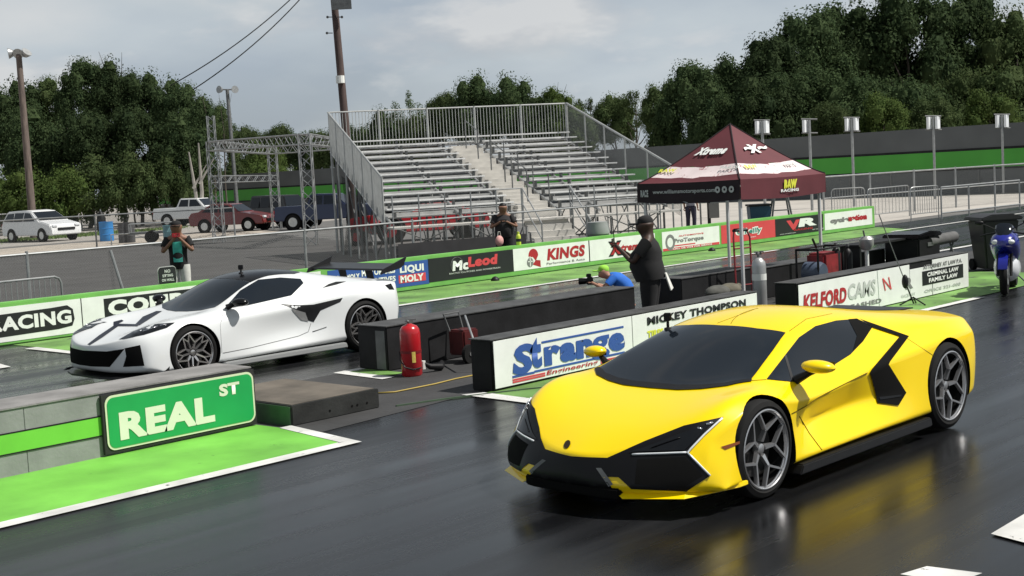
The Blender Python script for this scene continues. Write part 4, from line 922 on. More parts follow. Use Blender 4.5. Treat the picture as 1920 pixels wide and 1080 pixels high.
for u, v, dx in ((366, 285, -12), (372, 268, 0)):   # two bare pale trunks in front of the woods
    p = atD(u, 372, 93); p.z = 0; q = atD(u+dx, v, 93)
    t = thing('dead_tree', 'bare pale dead trunk, %s of the two at the end of the grey wall' % ('leaning one' if dx else 'straight one'), 'tree', tuple(p))
    mb = MB(); mb.path([p, p*.6+q*.4+Vector((.2, 0, 0)), q], [.2, .14, .05], 7); mb.build('trunk', bark_pale, t, world=True, smooth=True)
    mb = MB(); mb.path([p*.5+q*.5, p*.3+q*.7+Vector((.9, -.6, .6))], [.1, .03], 6); mb.build('branch', bark_pale, t, world=True, smooth=True)

# ------------------------------------------------------------------ poles and wires
def flood(mb, c, d, s=.5, mi=1):
    c = Vector(c); R = Vector(d).to_track_quat('Z', 'Y').to_matrix(); prof = [(.10*s, -.45*s), (.3*s, -.3*s), (.5*s, .1*s), (.52*s, .2*s), (.45*s, .2*s)]
    st = len(mb.v); mb.lathe(prof, (0, 0, 0), 14, 'z', mi)
    for i in range(st, len(mb.v)): mb.v[i] = R@mb.v[i]+c
def wpole(u0, v0, u1, v1, D, r0, r1, label, m=wood_grey):
    a = atD(u1, v1, D); b = atD(u0, v0, D); g = Vector((a.x, a.y, 0)) if a.z < 3 else None
    if a.z > .05: k = a.z/(b.z-a.z); a = a-(b-a)*k
    t = thing('utility_pole', label, 'pole', (a.x, a.y, 0)); mb = MB(); mb.path([a, a*.5+b*.5, b], [r0, (r0+r1)/2, r1], 10); mb.build('pole_shaft', m, t, world=True, smooth=True)
    return t, b
lampm = mat('lamp_glass', (.7, .72, .74), .3, var=0)
t, b = wpole(35, 103, 64, 445, 80, .24, .17, 'wooden pole with floodlights in front of the left woods')
for dx in (-.5, .0, .45):
    mb = MB(); flood(mb, b+AR*dx+Vector((0, 0, .1)), (AR*dx*2-AF*.4+Vector((0, 0, -.2 if dx < .3 else .9))), .62); mb.cm = 0; mb.build('floodlight', [steel_dk, steel], t, world=True, smooth=True)
t, b = wpole(426, 168, 440, 335, 100, .17, .13, 'slim metal pole with two round floodlights behind the gantry', steel_dk)
for dx in (-.55, .55):
    mb = MB(); flood(mb, b+AR*dx, (AR*dx-AF*.8), .55); mb.tube(b, b+AR*dx, .05, mi=0); mb.build('floodlight', [steel_dk, steel], t, world=True, smooth=True)
t, b = wpole(621, -60, 650, 262, 58, .20, .15, 'tall dark wooden pole with a white plate rising behind the bleachers', mat('dark_brown_pole', (.075, .05, .045), .85, var=.3, scale=3, stretch=(4, 4, .4)))
p = atD(638, 149, 57.7); mb = MB(); mb.lathe([(.19, -.16), (.19, .16)], p, 12); mb.build('white_plate', white_p, t, world=True)
p = atD(640, 4, 57.6); mb = MB(); mb.box(p, (.75, .3, .5), -YAW); mb.build('floodlight', lampm, t, world=True, bevel=.03)
p = atD(640, 4, 57.4); mb = MB(); mb.box(p+Vector((0, 0, 0)), (.86, .1, .62), -YAW); mb.build('floodlight_frame', steel_dk, t, world=True)
for (uu, vv) in ((614, 32), (613, 62), (641, 32)):
    p = atD(uu, vv, 57.8); mb = MB(); mb.tube(p, p+AR*(.25 if uu < 630 else -.25), .02); mb.blob(p, .06, 8, 6); mb.build('insulator', steel_dk, t, world=True)
t, b = wpole(640, 150, 652, 262, 60, .10, .08, 'slim second pole standing beside the tall dark pole')
for k, (a0, a1, m0, lab) in enumerate((((320, 160), (556, -12), (452, 88), 'upper overhead cable crossing the sky at left'), ((362, 168), (572, -12), (480, 92), 'lower overhead cable crossing the sky at left'))):
    P = []
    for i in range(13):
        s = i/12; u = (1-s)**2*a0[0]+2*s*(1-s)*m0[0]+s*s*a1[0]; v = (1-s)**2*a0[1]+2*s*(1-s)*m0[1]+s*s*a1[1]; P.append(atD(u, v, 100-42*s))
    mb = MB(); mb.path(P, [.045-.02*i/12 for i in range(13)], 5); tag(mb.build('overhead_cable', black_plastic), lab, 'cable')
P = []
for i in range(13):
    s = i/12; u = 300+s*130; P.append(atD(u, -6+22*(1-(2*s-1)**2)*.45, 60))
# light panels on poles in front of the grey wall
def panelpole(u, vt, vb, D, sides, label):
    g = atD(u+2, vb, D); g.z = 0; top = atD(u, vt, D)
    t = thing('light_pole', label, 'light pole', tuple(g), 0, 'light panel poles along the grey wall')
    mb = MB(); mb.path([g, Vector((g.x, g.y, top.z))], .065, 8); mb.build('pole_shaft', steel, t, world=True, smooth=True)
    w = 13*D/F_PX; h = 23*D/F_PX
    for sgn in sides:
        c = Vector((g.x, g.y, top.z-h/2))+AR*(sgn*w*.62); c.z = top.z-h/2
        mb = MB(); mb.box(c, (w*.95, .12, h), 0); mb.build('light_panel', mat('panel_white', (.82, .84, .86), .35, var=0), t, world=True, bevel=.01)
    for z in (top.z+.03, top.z-h-.03):
        mb = MB(); c = Vector((g.x, g.y, z)); mb.tube(c-AR*w*1.15, c+AR*w*1.15, .035); mb.build('panel_bracket', steel_dk, t, world=True)
panelpole(1433, 227, 400, 58, (-1, 1), 'light pole with two white panels above the maroon canopy, leftmost of five')
panelpole(1521, 225, 395, 60, (-1,), 'light pole with a single white panel, the other side of its bracket empty')
panelpole(1600, 222, 392, 62, (-1, 1), 'light pole with two white panels, third of the five from the left')
panelpole(1752, 219, 384, 66, (-1, 1), 'light pole with two white panels, fourth of the five from the left')
panelpole(1880, 216, 375, 68, (-1, 1), 'light pole with two white panels, rightmost of the five')

# ------------------------------------------------------------------ bleachers
BL = (24.57, 27.92); BR = -.5248
bl = thing('bleachers', 'aluminium bleachers with a central stair and picket railings', 'bleachers', (BL[0], BL[1], 0), BR)
Wd, TRD, RIS, Z0 = 8.51, .744, .199, 1.525; AI0, AI1 = 3.78, 5.08
alu_b = mat('bleacher_plank', (.78, .78, .77), .4, .1, var=.1, scale=3); foot_m = mat('bleacher_footboard', (.48, .48, .47), .5, .4, var=.15, scale=3)
step_m = mat('stair_tread', (.56, .54, .50), .6, .1, var=.12, scale=3); picket = mat('picket_grey', (.42, .43, .42), .5, .4, var=.1)
for i in range(12):
    y = i*TRD; z = Z0+RIS*i; segs = ((0.05, AI0), (AI1, Wd-.05)) if i < 11 else ((.05, Wd-.05),)
    for a, b_ in segs:
        mb = MB(); mb.bbox((a, y, z), (b_, y+.25, z+.045)); mb.build('seat_plank', alu_b, bl, bevel=.008)
        mb = MB(); mb.bbox((a, y+.30, z-.24), (b_, y+.66, z-.20)); mb.bbox((a, y+.66, z-.24), (b_, y+.685, z-.10)); mb.build('footboard', foot_m, bl)
    if i < 11:
        mb = MB(); mb.bbox((AI0+.06, y-.05, z-.26), (AI1-.06, y+TRD-.05, z-.20)); mb.bbox((AI0+.06, y-.05, z-.45), (AI1-.06, y-.02, z-.26)); mb.build('stair_tread', step_m, bl)
        mb = MB(); mb.bbox((AI0+.2, y+TRD/2-.05, z-.20), (AI1-.2, y+TRD-.05, z-.09)); mb.build('stair_riser', step_m, bl)
    for x in (0.3, 2.2, AI0-.12, AI1+.12, 6.3, Wd-.3):   # seat brackets
        mb = MB(); mb.bbox((x-.03, y+.05, z-.22), (x+.03, y+.2, z)); mb.build('seat_bracket', steel_dk, bl)
for x in (0.1, 2.2, AI0-.05, AI1+.05, 6.3, Wd-.1):   # stringers, posts and braces
    mb = MB(); mb.tube((x, -.2, Z0-.35), (x, 11*TRD+.4, Z0-.35+RIS*11.6), .045); mb.build('stringer', steel, bl)
    for yy in (0, 2.2, 4.4, 6.6, 8.4):
        zz = Z0-.35+RIS*yy/TRD; mb = MB(); mb.tube((x, yy, 0), (x, yy, zz), .035); mb.build('support_post', steel_dk, bl)
    for yy in (0, 2.2, 4.4):
        zz = Z0-.35+RIS*yy/TRD; mb = MB(); mb.tube((x, yy, .15), (x, yy+2.2, zz+.3), .02); mb.tube((x, yy, zz-.1), (x, yy+2.2, .15), .02); mb.build('cross_brace', steel_dk, bl)
for (xa, xb_) in ((.1, 2.2), (2.2, 3.73), (5.13, 6.3), (6.3, 8.41)):
    for zz in (.5, 1.05): mb = MB(); mb.tube((xa, 0, zz), (xb_, 0, zz), .022); mb.build('front_rail', steel_dk, bl)
    mb = MB(); mb.tube((xa, 0, .15), (xb_, 0, 1.1), .018); mb.tube((xa, 0, 1.1), (xb_, 0, .15), .018); mb.build('cross_brace', steel_dk, bl)
# front walkway with railing, front stair
mb = MB(); mb.bbox((0, -1.05, 1.02), (Wd, -.12, 1.07)); mb.build('walkway', step_m, bl)
for k in range(6):
    mb = MB(); mb.bbox((AI0, -1.15-k*.28, .86-k*.17), (AI1, -.87-k*.28, .90-k*.17)); mb.bbox((AI0, -.90-k*.28, .90-k*.17), (AI1, -.885-k*.28, 1.05-k*.17)); mb.build('front_step', step_m, bl)
for x in (AI0-.05, AI1+.05):
    mb = MB(); mb.path([(x, -1.0, 1.05), (x, -1.0, 1.95), (x, -2.6, 1.0), (x, -2.6, .0)], .022); mb.tube((x, -1.0, 1.5), (x, -2.6, .55), .018); mb.build('handrail', steel, bl)
for (xa, xb_) in ((.0, AI0-.1), (AI1+.1, Wd)):
    mb = MB(); mb.tube((xa, -1.05, 1.95), (xb_, -1.05, 1.95), .02); mb.tube((xa, -1.05, 1.5), (xb_, -1.05, 1.5), .015)
    n = 5
    for i in range(n+1): xx = xa+(xb_-xa)*i/n; mb.tube((xx, -1.05, 0), (xx, -1.05, 1.95), .02)
    mb.build('walkway_railing', steel, bl)
# handrails up the aisle
xm = (AI0+AI1)/2
for (i0, i1) in ((1, 3), (4, 6), (8, 10)):
    y0, y1 = i0*TRD, i1*TRD; z0_, z1_ = Z0+RIS*i0, Z0+RIS*i1
    mb = MB(); mb.path([(xm, y0, z0_-.2), (xm, y0, z0_+.75), (xm, y1, z1_+.75), (xm, y1, z1_-.2)], .022); mb.build('aisle_handrail', steel_dk, bl)
for i in range(1, 11, 2):
    for x in (AI1+.02,): mb = MB(); mb.tube((x, i*TRD, Z0+RIS*i-.3), (x, i*TRD, Z0+RIS*i+.55), .02); mb.build('aisle_post', steel_dk, bl)
# back picket railing
YBK = 11*TRD+.45; ZT = Z0+RIS*11+1.06
for k in range(5):
    a, b_ = Wd*k/5, Wd*(k+1)/5; mb = MB(); mb.tube((a, YBK, ZT), (b_, YBK, ZT), .025); mb.tube((a, YBK, ZT-1.2), (b_, YBK, ZT-1.2), .02)
    mb.tube((a, YBK, 0 if k else 0), (a, YBK, ZT+.02), .045)
    n = 15
    for i in range(1, n): x = a+(b_-a)*i/n; mb.tube((x, YBK, ZT-1.2), (x, YBK, ZT), .011, n=5, caps=False)
    mb.build('back_picket_panel', picket, bl)
mb = MB(); mb.tube((Wd, YBK, 0), (Wd, YBK, ZT+.02), .045); mb.build('corner_post', picket, bl)
SR = RIS/TRD
for k in range(6):   # left side pickets step down with the seats
    y0, y1 = YBK-k*1.44, YBK-(k+1)*1.44; f = lambda y: ZT-(YBK-y)*SR
    mb = MB(); mb.tube((-.04, y0, f(y0)), (-.04, y1, f(y1)), .03); mb.tube((-.04, y0, f(y0)-1.35), (-.04, y1, f(y1)-1.35), .018); mb.tube((-.04, y1, 0), (-.04, y1, f(y1)), .028)
    for i in range(1, 15): y = y0+(y1-y0)*i/15; mb.tube((-.04, y, f(y)-1.35), (-.04, y, f(y)), .011, n=5, caps=False)
    mb.build('side_picket_panel', picket, bl)
meshm = None
def wire_mat(name, col, cell, cover):
    M = bpy.data.materials.new(name); M.use_nodes = True; t = M.node_tree; b = t.nodes['Principled BSDF']; L = t.links.new
    b.inputs['Base Color'].default_value = (*col, 1); b.inputs['Roughness'].default_value = .5; b.inputs['Metallic'].default_value = .3
    tc = t.nodes.new('ShaderNodeTexCoord'); sp = t.nodes.new('ShaderNodeSeparateXYZ'); L(tc.outputs['UV'], sp.inputs[0])
    outs = []
    for op in ('ADD', 'SUBTRACT'):
        a = t.nodes.new('ShaderNodeMath'); a.operation = op; L(sp.outputs[0], a.inputs[0]); L(sp.outputs[1], a.inputs[1])
        m_ = t.nodes.new('ShaderNodeMath'); m_.operation = 'DIVIDE'; L(a.outputs[0], m_.inputs[0]); m_.inputs[1].default_value = cell
        f = t.nodes.new('ShaderNodeMath'); f.operation = 'FRACT'; L(m_.outputs[0], f.inputs[0])
        l = t.nodes.new('ShaderNodeMath'); l.operation = 'LESS_THAN'; L(f.outputs[0], l.inputs[0]); l.inputs[1].default_value = cover; outs.append(l)
    mx = t.nodes.new('ShaderNodeMath'); mx.operation = 'MAXIMUM'; L(outs[0].outputs[0], mx.inputs[0]); L(outs[1].outputs[0], mx.inputs[1])
    L(mx.outputs[0], b.inputs['Alpha']); return M
chain = wire_mat('chain_link', (.20, .205, .20), .06, .075); chain_dense = wire_mat('dense_mesh', (.24, .25, .25), .04, .22); net = wire_mat('dark_net', (.02, .02, .02), .05, .35)
def wiresheet(name, P, m, parent, world=True):
    P = [Vector(p) for p in P]; me = bpy.data.meshes.new(name); inv = (Matrix.Translation(ROOT[parent.name][0])@Matrix.Rotation(ROOT[parent.name][1], 4, 'Z')).inverted()
    me.from_pydata([tuple(inv@p if world else p) for p in P], [], [tuple(range(len(P)))]); uv = me.uv_layers.new(name='UVMap'); ex = (P[1]-P[0]).normalized()
    for i, p in enumerate(P): uv.data[i].uv = ((p-P[0]).dot(ex), p.z)
    me.materials.append(m); o = bpy.data.objects.new(name, me); COL.objects.link(o); o.parent = parent; ROOT[o.name] = ROOT[parent.name]; return o
f = lambda y: ZT-(YBK-y)*SR
wiresheet('side_mesh', [(Wd+.04, -.9, f(-.9)-1.35), (Wd+.04, YBK, f(YBK)-1.35), (Wd+.04, YBK, f(YBK)), (Wd+.04, -.9, f(-.9))], chain_dense, bl, False)
mb = MB(); mb.tube((Wd+.04, YBK, ZT+.0), (Wd+.04, -.9, f(-.9)), .035); mb.build('side_rail', picket, bl)
for k in range(6): y = YBK-k*1.8; mb = MB(); mb.tube((Wd+.04, y, 0), (Wd+.04, y, f(y)), .028); mb.build('side_post', picket, bl)

# ------------------------------------------------------------------ chain link fences and barricades
def fence(name, label, pts, h, gap=3.0, m=chain, post=.03, screen=None, mid=False, cat='fence'):
    pts = [Vector((p[0], p[1], 0)) for p in pts]; t = thing(name, label, cat, tuple((pts[0]+pts[-1])/2)); up = Vector((0, 0, h))
    for a, b_ in zip(pts, pts[1:]):
        Ln = (b_-a).length; n = max(1, round(Ln/gap))
        wiresheet('fence_mesh', [a+Vector((0, 0, .05)), b_+Vector((0, 0, .05)), b_+up, a+up], m, t)
        mb = MB(); mb.tube(a+up, b_+up, post*.8); mb.build('top_rail', steel, t, world=True)
        if mid: mb = MB(); mb.tube(a+up*.5, b_+up*.5, post*.6); mb.build('mid_rail', steel, t, world=True)
        for i in range(n+1):
            q = a+(b_-a)*(i/n); mb = MB(); mb.tube(q, q+up*1.04, post); mb.build('fence_post', steel, t, world=True)
    return t
ff = fence('chain_fence', 'long chain link fence with a top rail just behind the green barrier', [(2, 23.3), (31, 23.3)], 1.36, 3.1)
p = onY(212, 545, 23.2); q = onY(207, 470, 23.28)
mb = MB(); mb.tube((p.x+.28, 23.1, 0), (q.x, 23.28, 1.3), .03); mb.build('fence_brace', steel, ff, world=True)
xa, xb_ = onY(745, 450, 23.25).x, onY(985, 430, 23.25).x
wiresheet('dark_screen', [(xa, 23.24, .03), (xb_, 23.24, .03), (xb_, 23.24, .80), (xa, 23.24, .86)], mat('black_screen_cloth', (.02, .02, .022), .8, var=.3, scale=2), ff)
fence('chain_fence', 'distant chain link fence along the foot of the left woods', [tuple(atD(-30, 400, 92)[:2]), tuple(atD(320, 385, 98)[:2])], 1.5, 3.4, post=.05)
fence('chain_fence', 'chain link fence in front of the white van and the blue barrel', [tuple(atD(-30, 440, 60)[:2]), tuple(atD(180, 440, 61)[:2]), tuple(atD(440, 430, 62)[:2])], 1.5, 4.5, post=.04)
fence('chain_fence', 'tall chain link fence in front of the grey wall at right', [tuple(atD(1545, 395, 50)[:2]), tuple(atD(1935, 375, 58)[:2])], 1.62, 2.6, post=.04, mid=True)
def barricade(a, b_, label, h=1.05, n=16):
    a = Vector((a[0], a[1], 0)); b_ = Vector((b_[0], b_[1], 0)); d = (b_-a).normalized(); L_ = (b_-a).length
    t = thing('crowd_barricade', label, 'barricade', tuple((a+b_)/2)); r = .12
    P = [a, a+Vector((0, 0, h-r)), a+d*r*.3+Vector((0, 0, h-r*.3)), a+d*r+Vector((0, 0, h)), b_-d*r+Vector((0, 0, h)), b_-d*r*.3+Vector((0, 0, h-r*.3)), b_+Vector((0, 0, h-r)), b_]
    mb = MB(); mb.path(P, .02, 8); mb.tube(a+Vector((0, 0, .22)), b_+Vector((0, 0, .22)), .016); mb.build('barricade_frame', steel, t, world=True, smooth=True)
    for i in range(1, n): q = a+d*(L_*i/n); mb = MB(); mb.tube(q+Vector((0, 0, .22)), q+Vector((0, 0, h)), .009, n=6); mb.build('bar', steel, t, world=True)
    return t
p, q = onY(-10, 560, 21.9), onY(116, 545, 21.9)
barricade((p.x, 21.9), (q.x, 21.9), 'steel crowd barricade standing behind the RACING board', .98, 12)
for (u0, u1, D0, D1, lab) in ((1628, 1705, 47, 49.5, 'steel barricade standing just past the end of the sponsor barrier'), (1708, 1760, 46, 47, 'steel barricade, second past the end of the sponsor barrier'), (1560, 1622, 50, 50, 'steel barricade behind the white board with dark red lettering')):
    a, b_ = atD(u0, 400, D0), atD(u1, 395, D1); barricade(a, b_, lab, 1.15, 12)
a, b_ = atD(1765, 390, 46), atD(1912, 378, 50)
t = thing('guard_rail', 'low pipe rail running from the barricades toward the right edge', 'rail', (a.x, a.y, 0))
for z in (1.1, .2): mb = MB(); mb.tube((a.x, a.y, z), (b_.x, b_.y, z), .03); mb.build('rail_pipe', steel, t, world=True)
for i in range(4): q = a+(b_-a)*i/3; mb = MB(); mb.tube((q.x, q.y, 0), (q.x, q.y, 1.1), .03); mb.build('rail_post', steel, t, world=True)

# ------------------------------------------------------------------ truss gantry
def truss(mb, a, b_, w, n, r=.028):
    a, b_ = Vector(a), Vector(b_); d = (b_-a).normalized(); x = (Vector((0, 0, 1)) if abs(d.z) < .9 else AR).cross(d).normalized(); y = d.cross(x); C = [(x*i+y*j)*w/2 for i, j in ((-1, -1), (1, -1), (1, 1), (-1, 1))]
    for c in C: mb.tube(a+c, b_+c, r, n=6)
    for k in range(n):
        p, q = a+(b_-a)*(k/n), a+(b_-a)*((k+1)/n)
        for i in range(4):
            c0, c1 = C[i], C[(i+1) % 4]
            mb.tube(p+(c0 if k % 2 else c1), q+(c1 if k % 2 else c0), r*.6, n=5, caps=False)
alu_t = mat('truss_aluminium', (.34, .35, .35), .4, .5, var=.15, scale=3)
g1 = thing('truss_gantry', 'aluminium box truss gantry frame standing left of the bleachers', 'gantry', tuple(atD(490, 440, 62)[:2])+(0,))
cols = [(411, 445, 60, 4.55), (583, 440, 52, 4.35), (520, 430, 74, 4.6), (405, 425, 0, 0)]
tops = []
for (u, v, D, H) in cols[:3]:
    p = atD(u, v, D); p.z = 0; mb = MB(); truss(mb, p, p+Vector((0, 0, H)), .46, 10); mb.build('truss_column', alu_t, g1, world=True); tops.append(p+Vector((0, 0, H-.2)))
p4 = tops[1]+(tops[2]-tops[0])*.8
for (a, b_, n) in ((tops[0], tops[1], 20), (tops[0], tops[2], 14), (tops[1], p4, 10), (tops[2], p4, 14)):
    mb = MB(); truss(mb, a, b_, .40, n); mb.build('truss_beam', alu_t, g1, world=True)
a, b_ = tops[0]-Vector((0, 0, 1.5)), tops[2]-Vector((0, 0, 1.55)); mb = MB(); truss(mb, a, b_, .3, 14, .022); mb.build('truss_beam', alu_t, g1, world=True)
mb = MB(); truss(mb, tops[0]+Vector((0, 0, .2)), tops[0]+Vector((0, 0, 1.35)), .3, 4, .02); mb.build('truss_spire', alu_t, g1, world=True)
t = thing('net_frame', 'dark net hung on a steel frame at the left end of the bleachers', 'net', tuple(atD(690, 500, 44)[:2])+(0,))
P = [atD(640, 330, 44), atD(672, 350, 44), atD(690, 400, 44), atD(700, 480, 44), atD(645, 490, 44), atD(650, 400, 44)]
me_ = wiresheet('hanging_net', [P[4], P[3], P[2], P[1], P[0], P[5]], net, t)
mb = MB(); mb.path([atD(655, 500, 44), atD(652, 345, 44), atD(700, 440, 44)], .035); mb.build('net_pole', steel_dk, t, world=True)

# ------------------------------------------------------------------ parked vehicles
def vehicle(name, label, cat, px, D, ang, Ln, W_, prof, glass, paint, wheels, R=.36, group='vehicles parked beyond the fences', lamps=True, glassf=True):
    """prof: side outline (x 0=front .. Ln, z); glass: list of side window outlines"""
    c = atD(px[0], px[1], D); c.z = 0
    t = thing(name, label, cat, tuple(c), ang, group)
    n = len(prof); mb = MB(); hw = W_/2; zmax = max(p[1] for p in prof); belt = zmax*.58
    def inset(z): return hw-(.0 if z < belt else (z-belt)/(zmax-belt)*.22*hw/.9)-(0.05 if z < .45 else 0)
    off = Ln/2
    for sg in (-1, 1): mb.v += [Vector((x-off, sg*inset(z), z)) for x, z in prof]
    mb.f = [(i, (i+1) % n, n+(i+1) % n, n+i) for i in range(n)]+[tuple(range(n))[::-1], tuple(range(n, 2*n))]; mb.m = [0]*len(mb.f)
    mb.build('body', paint, t, bevel=.05, smooth=True)
    for sg in (-1, 1):
        for g_ in glass:
            mb = MB(); V = [(x-off, sg*(inset(z)+.012), z) for x, z in g_]; V2 = [(x-off, sg*(inset(z)-.02), z) for x, z in g_]; k = len(g_)
            mb.add(V+V2, [tuple(range(k)), tuple(range(k, 2*k))]+[(i, (i+1) % k, k+(i+1) % k, k+i) for i in range(k)]); mb.build('side_window', glass_dk, t)
        for wx in wheels:
            mb = MB(); mb.lathe([(R*.62, -.11), (R*.95, -.11), (R, -.08), (R, .08), (R*.95, .11), (R*.62, .11)], (wx-off, sg*(hw-.10), R), 24, 'y'); wmesh = mb.build('wheel', tyre_m, t, smooth=True)
            mb = MB(); mb.lathe([(0, .118*sg), (R*.60, .118*sg), (R*.62, .10*sg)], (wx-off, sg*(hw-.10), R), 20, 'y'); mb.build('hub_cap', alu, wmesh)
            mb = MB(); mb.lathe([(R*1.18, -.02), (R*1.18, .005)], (wx-off, sg*(hw-.0), R), 24, 'y'); mb.build('wheel_arch', black_matte, t)
    # windscreens front and back: steepest upper segments
    if glassf:
        segs = [(prof[i], prof[(i+1) % n]) for i in range(n)]
        for (a, b_) in segs:
            if min(a[1], b_[1]) > belt*.95 and max(a[1], b_[1]) > zmax*.93 and abs(a[1]-b_[1]) > .3:
                (xa_, za), (xb__, zb) = a, b_; V = []
                dn = Vector((zb-za, 0, -(xb__-xa_))).normalized()
                if dn.z < 0: dn = -dn
                for tt, sg in ((.08, -1), (.08, 1), (.92, 1), (.92, -1)):
                    x, z = xa_+(xb__-xa_)*tt, za+(zb-za)*tt; V.append(Vector((x-off, sg*(inset(z)-.08), z))+dn*.015)
                mb = MB(); mb.add(V+[v-dn*.03 for v in V], [(0, 1, 2, 3), (4, 5, 6, 7), (0, 1, 5, 4), (1, 2, 6, 5), (2, 3, 7, 6), (3, 0, 4, 7)]); mb.build('windscreen', glass_dk, t)
    if lamps:
        fz = [p for p in prof if p[0] < .15*Ln and .45 < p[1] < belt*1.1]; z = (sum(p[1] for p in fz)/len(fz)) if fz else .75
        for sg in (-1, 1):
            mb = MB(); mb.box((-off+.06, sg*(hw-.28), z), (.16, .32, .13)); mb.build('headlight', lampm, t, bevel=.03)
            mb = MB(); mb.box((off-.03, sg*(hw-.16), z+.08), (.10, .16, .22)); mb.build('tail_light', red_paint, t, bevel=.02)
        mb = MB(); mb.box((-off+.02, 0, z-.18), (.1, W_*.55, .14)); mb.build('grille', black_plastic, t, bevel=.02)
    return t
wp2 = mat('white_vehicle_paint', (.74, .75, .75), .3, var=.02, coat=.5); mar = mat('maroon_vehicle_paint', (.16, .022, .02), .3, var=.05, coat=.5)
blkp = mat('black_vehicle_paint', (.012, .012, .014), .3, var=.05, coat=.4); nav = mat('navy_vehicle_paint', (.012, .02, .06), .3, var=.05, coat=.4); redp = mat('bright_red_vehicle_paint', (.45, .01, .02), .3, var=.05, coat=.5)
van = [(0,.35),(.02,.78),(.12,.95),(.95,1.12),(1.15,1.15),(2.15,1.72),(2.9,1.80),(4.6,1.76),(4.95,1.2),(5.05,.9),(5.05,.35)]
vehicle('parked_van', 'white minivan parked behind the wooden pole at left', 'van', (78, 442), 76, head(.78, -.62), 5.1, 2.0, van, [[(1.6,1.17),(2.25,1.62),(2.75,1.66),(2.75,1.17)],[(2.85,1.17),(2.85,1.66),(3.75,1.66),(3.75,1.17)],[(3.85,1.17),(3.85,1.65),(4.5,1.62),(4.75,1.2)]], wp2, (.95, 4.05))
pick = [(0,.5),(.02,1.05),(.15,1.2),(1.35,1.3),(1.6,1.32),(2.2,1.88),(3.6,1.92),(3.85,1.3),(5.7,1.3),(5.75,.6),(5.7,.5)]
pg = [[(1.85,1.34),(2.3,1.8),(2.8,1.82),(2.8,1.34)],[(2.9,1.34),(2.9,1.82),(3.5,1.82),(3.65,1.36)]]
vehicle('parked_pickup', 'white pickup truck parked in front of the grey wall', 'pickup truck', (368, 412), 93, head(.95, -.30), 5.75, 2.0, pick, pg, wp2, (1.0, 4.6), .42)
car_ = [(0,.35),(.02,.62),(.15,.76),(1.3,.95),(1.5,.97),(2.15,1.38),(3.3,1.42),(4.1,1.05),(4.6,1.0),(4.7,.7),(4.68,.35)]
cg = [[(1.75,.99),(2.25,1.32),(2.75,1.35),(2.75,.99)],[(2.85,.99),(2.85,1.35),(3.3,1.34),(3.85,1.03)]]
vehicle('parked_car', 'maroon sedan parked beside the truss gantry', 'car', (440, 436), 75, head(.95, -.30), 4.7, 1.9, [(x, z*1.12) for x, z in car_], [[(x, z*1.12) for x, z in g_] for g_ in cg], mar, (.95, 3.7))
jeep = [(0,.5),(.02,1.05),(.15,1.12),(1.45,1.18),(1.75,1.86),(4.2,1.9),(4.3,1.1),(4.3,.5)]
vehicle('parked_jeep', 'boxy black off-roader parked between the gantry columns', 'off-roader', (540, 420), 78, head(.85, -.5), 4.3, 1.95, jeep, [[(1.7,1.2),(1.9,1.78),(2.6,1.8),(2.6,1.2)],[(2.7,1.2),(2.7,1.8),(3.4,1.8),(3.4,1.2)],[(3.5,1.2),(3.5,1.8),(4.1,1.8),(4.15,1.2)]], blkp, (.85, 3.4), .44)
vehicle('parked_pickup', 'navy pickup truck parked behind the right gantry column', 'pickup truck', (618, 428), 72, head(.98, -.2), 5.6, 2.0, [(x*.97, z*.98) for x, z in pick], [[(x*.97, z*.98) for x, z in g_] for g_ in pg], nav, (1.0, 4.5), .42)
vehicle('race_car', 'bright red car parked under and behind the bleacher seats', 'car', (800, 432), 52, head(-.98, -.15), 4.6, 1.9, car_, cg, redp, (.95, 3.7))
# red tractor between the gantry and the bleachers
c = atD(700, 430, 50); c.z = 0
t = thing('utility_tractor', 'small red tractor with a black canopy at the left end of the bleachers', 'tractor', tuple(c), -YAW)
mb = MB(); mb.prism([(-.9, .5), (-.9, 1.0), (-.2, 1.1), (.1, 1.1), (.1, .5)], -.3, .3); mb.build('engine_hood', redp, t, bevel=.06, smooth=True)
mb = MB(); mb.prism([(.0, .45), (.0, .7), (1.0, .9), (1.1, .45)], -.55, .55); mb.build('seat_deck', blkp, t, bevel=.04)
mb = MB(); mb.prism([(.45, .9), (.55, 1.4), (.75, 1.4), (.9, .9)], -.25, .25); mb.build('seat', black_plastic, t, bevel=.05)
for x, y, R in ((-.6, -.5, .33), (-.6, .5, .33), (.7, -.62, .5), (.7, .62, .5)):
    mb = MB(); mb.lathe([(.1, -.12), (R, -.12), (R, .12), (.1, .12)], (x, y, R), 22, 'y'); mb.build('wheel', tyre_m, t)
    mb = MB(); mb.lathe([(0, -.13), (R*.5, -.13), (R*.5, .13), (0, .13)], (x, y, R), 16, 'y'); mb.build('wheel_hub', redp, t)
# barrels, bins and trailer gear in the far lot
def barrel(u, v, D, w, h, m, label, name='barrel', lid=None):
    c = atD(u, v, D); c.z = 0; t = thing(name, label, 'barrel' if name == 'barrel' else 'trash can', tuple(c)); mb = MB(); r = w/2
    mb.lathe([(r*.92, 0), (r*.95, .03), (r*.95, h*.33), (r, h*.345), (r*.95, h*.36), (r*.95, h*.65), (r, h*.665), (r*.95, h*.68), (r*.96, h*.96), (r, h), (r*.9, h), (r*.88, h*.93)], (0, 0, 0), 24); mb.build('drum', m, t, smooth=True)
    if lid: mb = MB(); mb.lathe([(r*1.08, h*.98), (r*1.08, h*1.06), (r*.95, h*1.25), (r*.9, h*1.38), (0, h*1.4)], (0, 0, 0), 24); mb.build('lid', lid, t, smooth=True)
    return t
barrel(201, 452, 70, .76, 1.02, mat('blue_plastic', (.03, .22, .55), .5, var=.06), 'bright blue plastic barrel on the grass by the kerb')
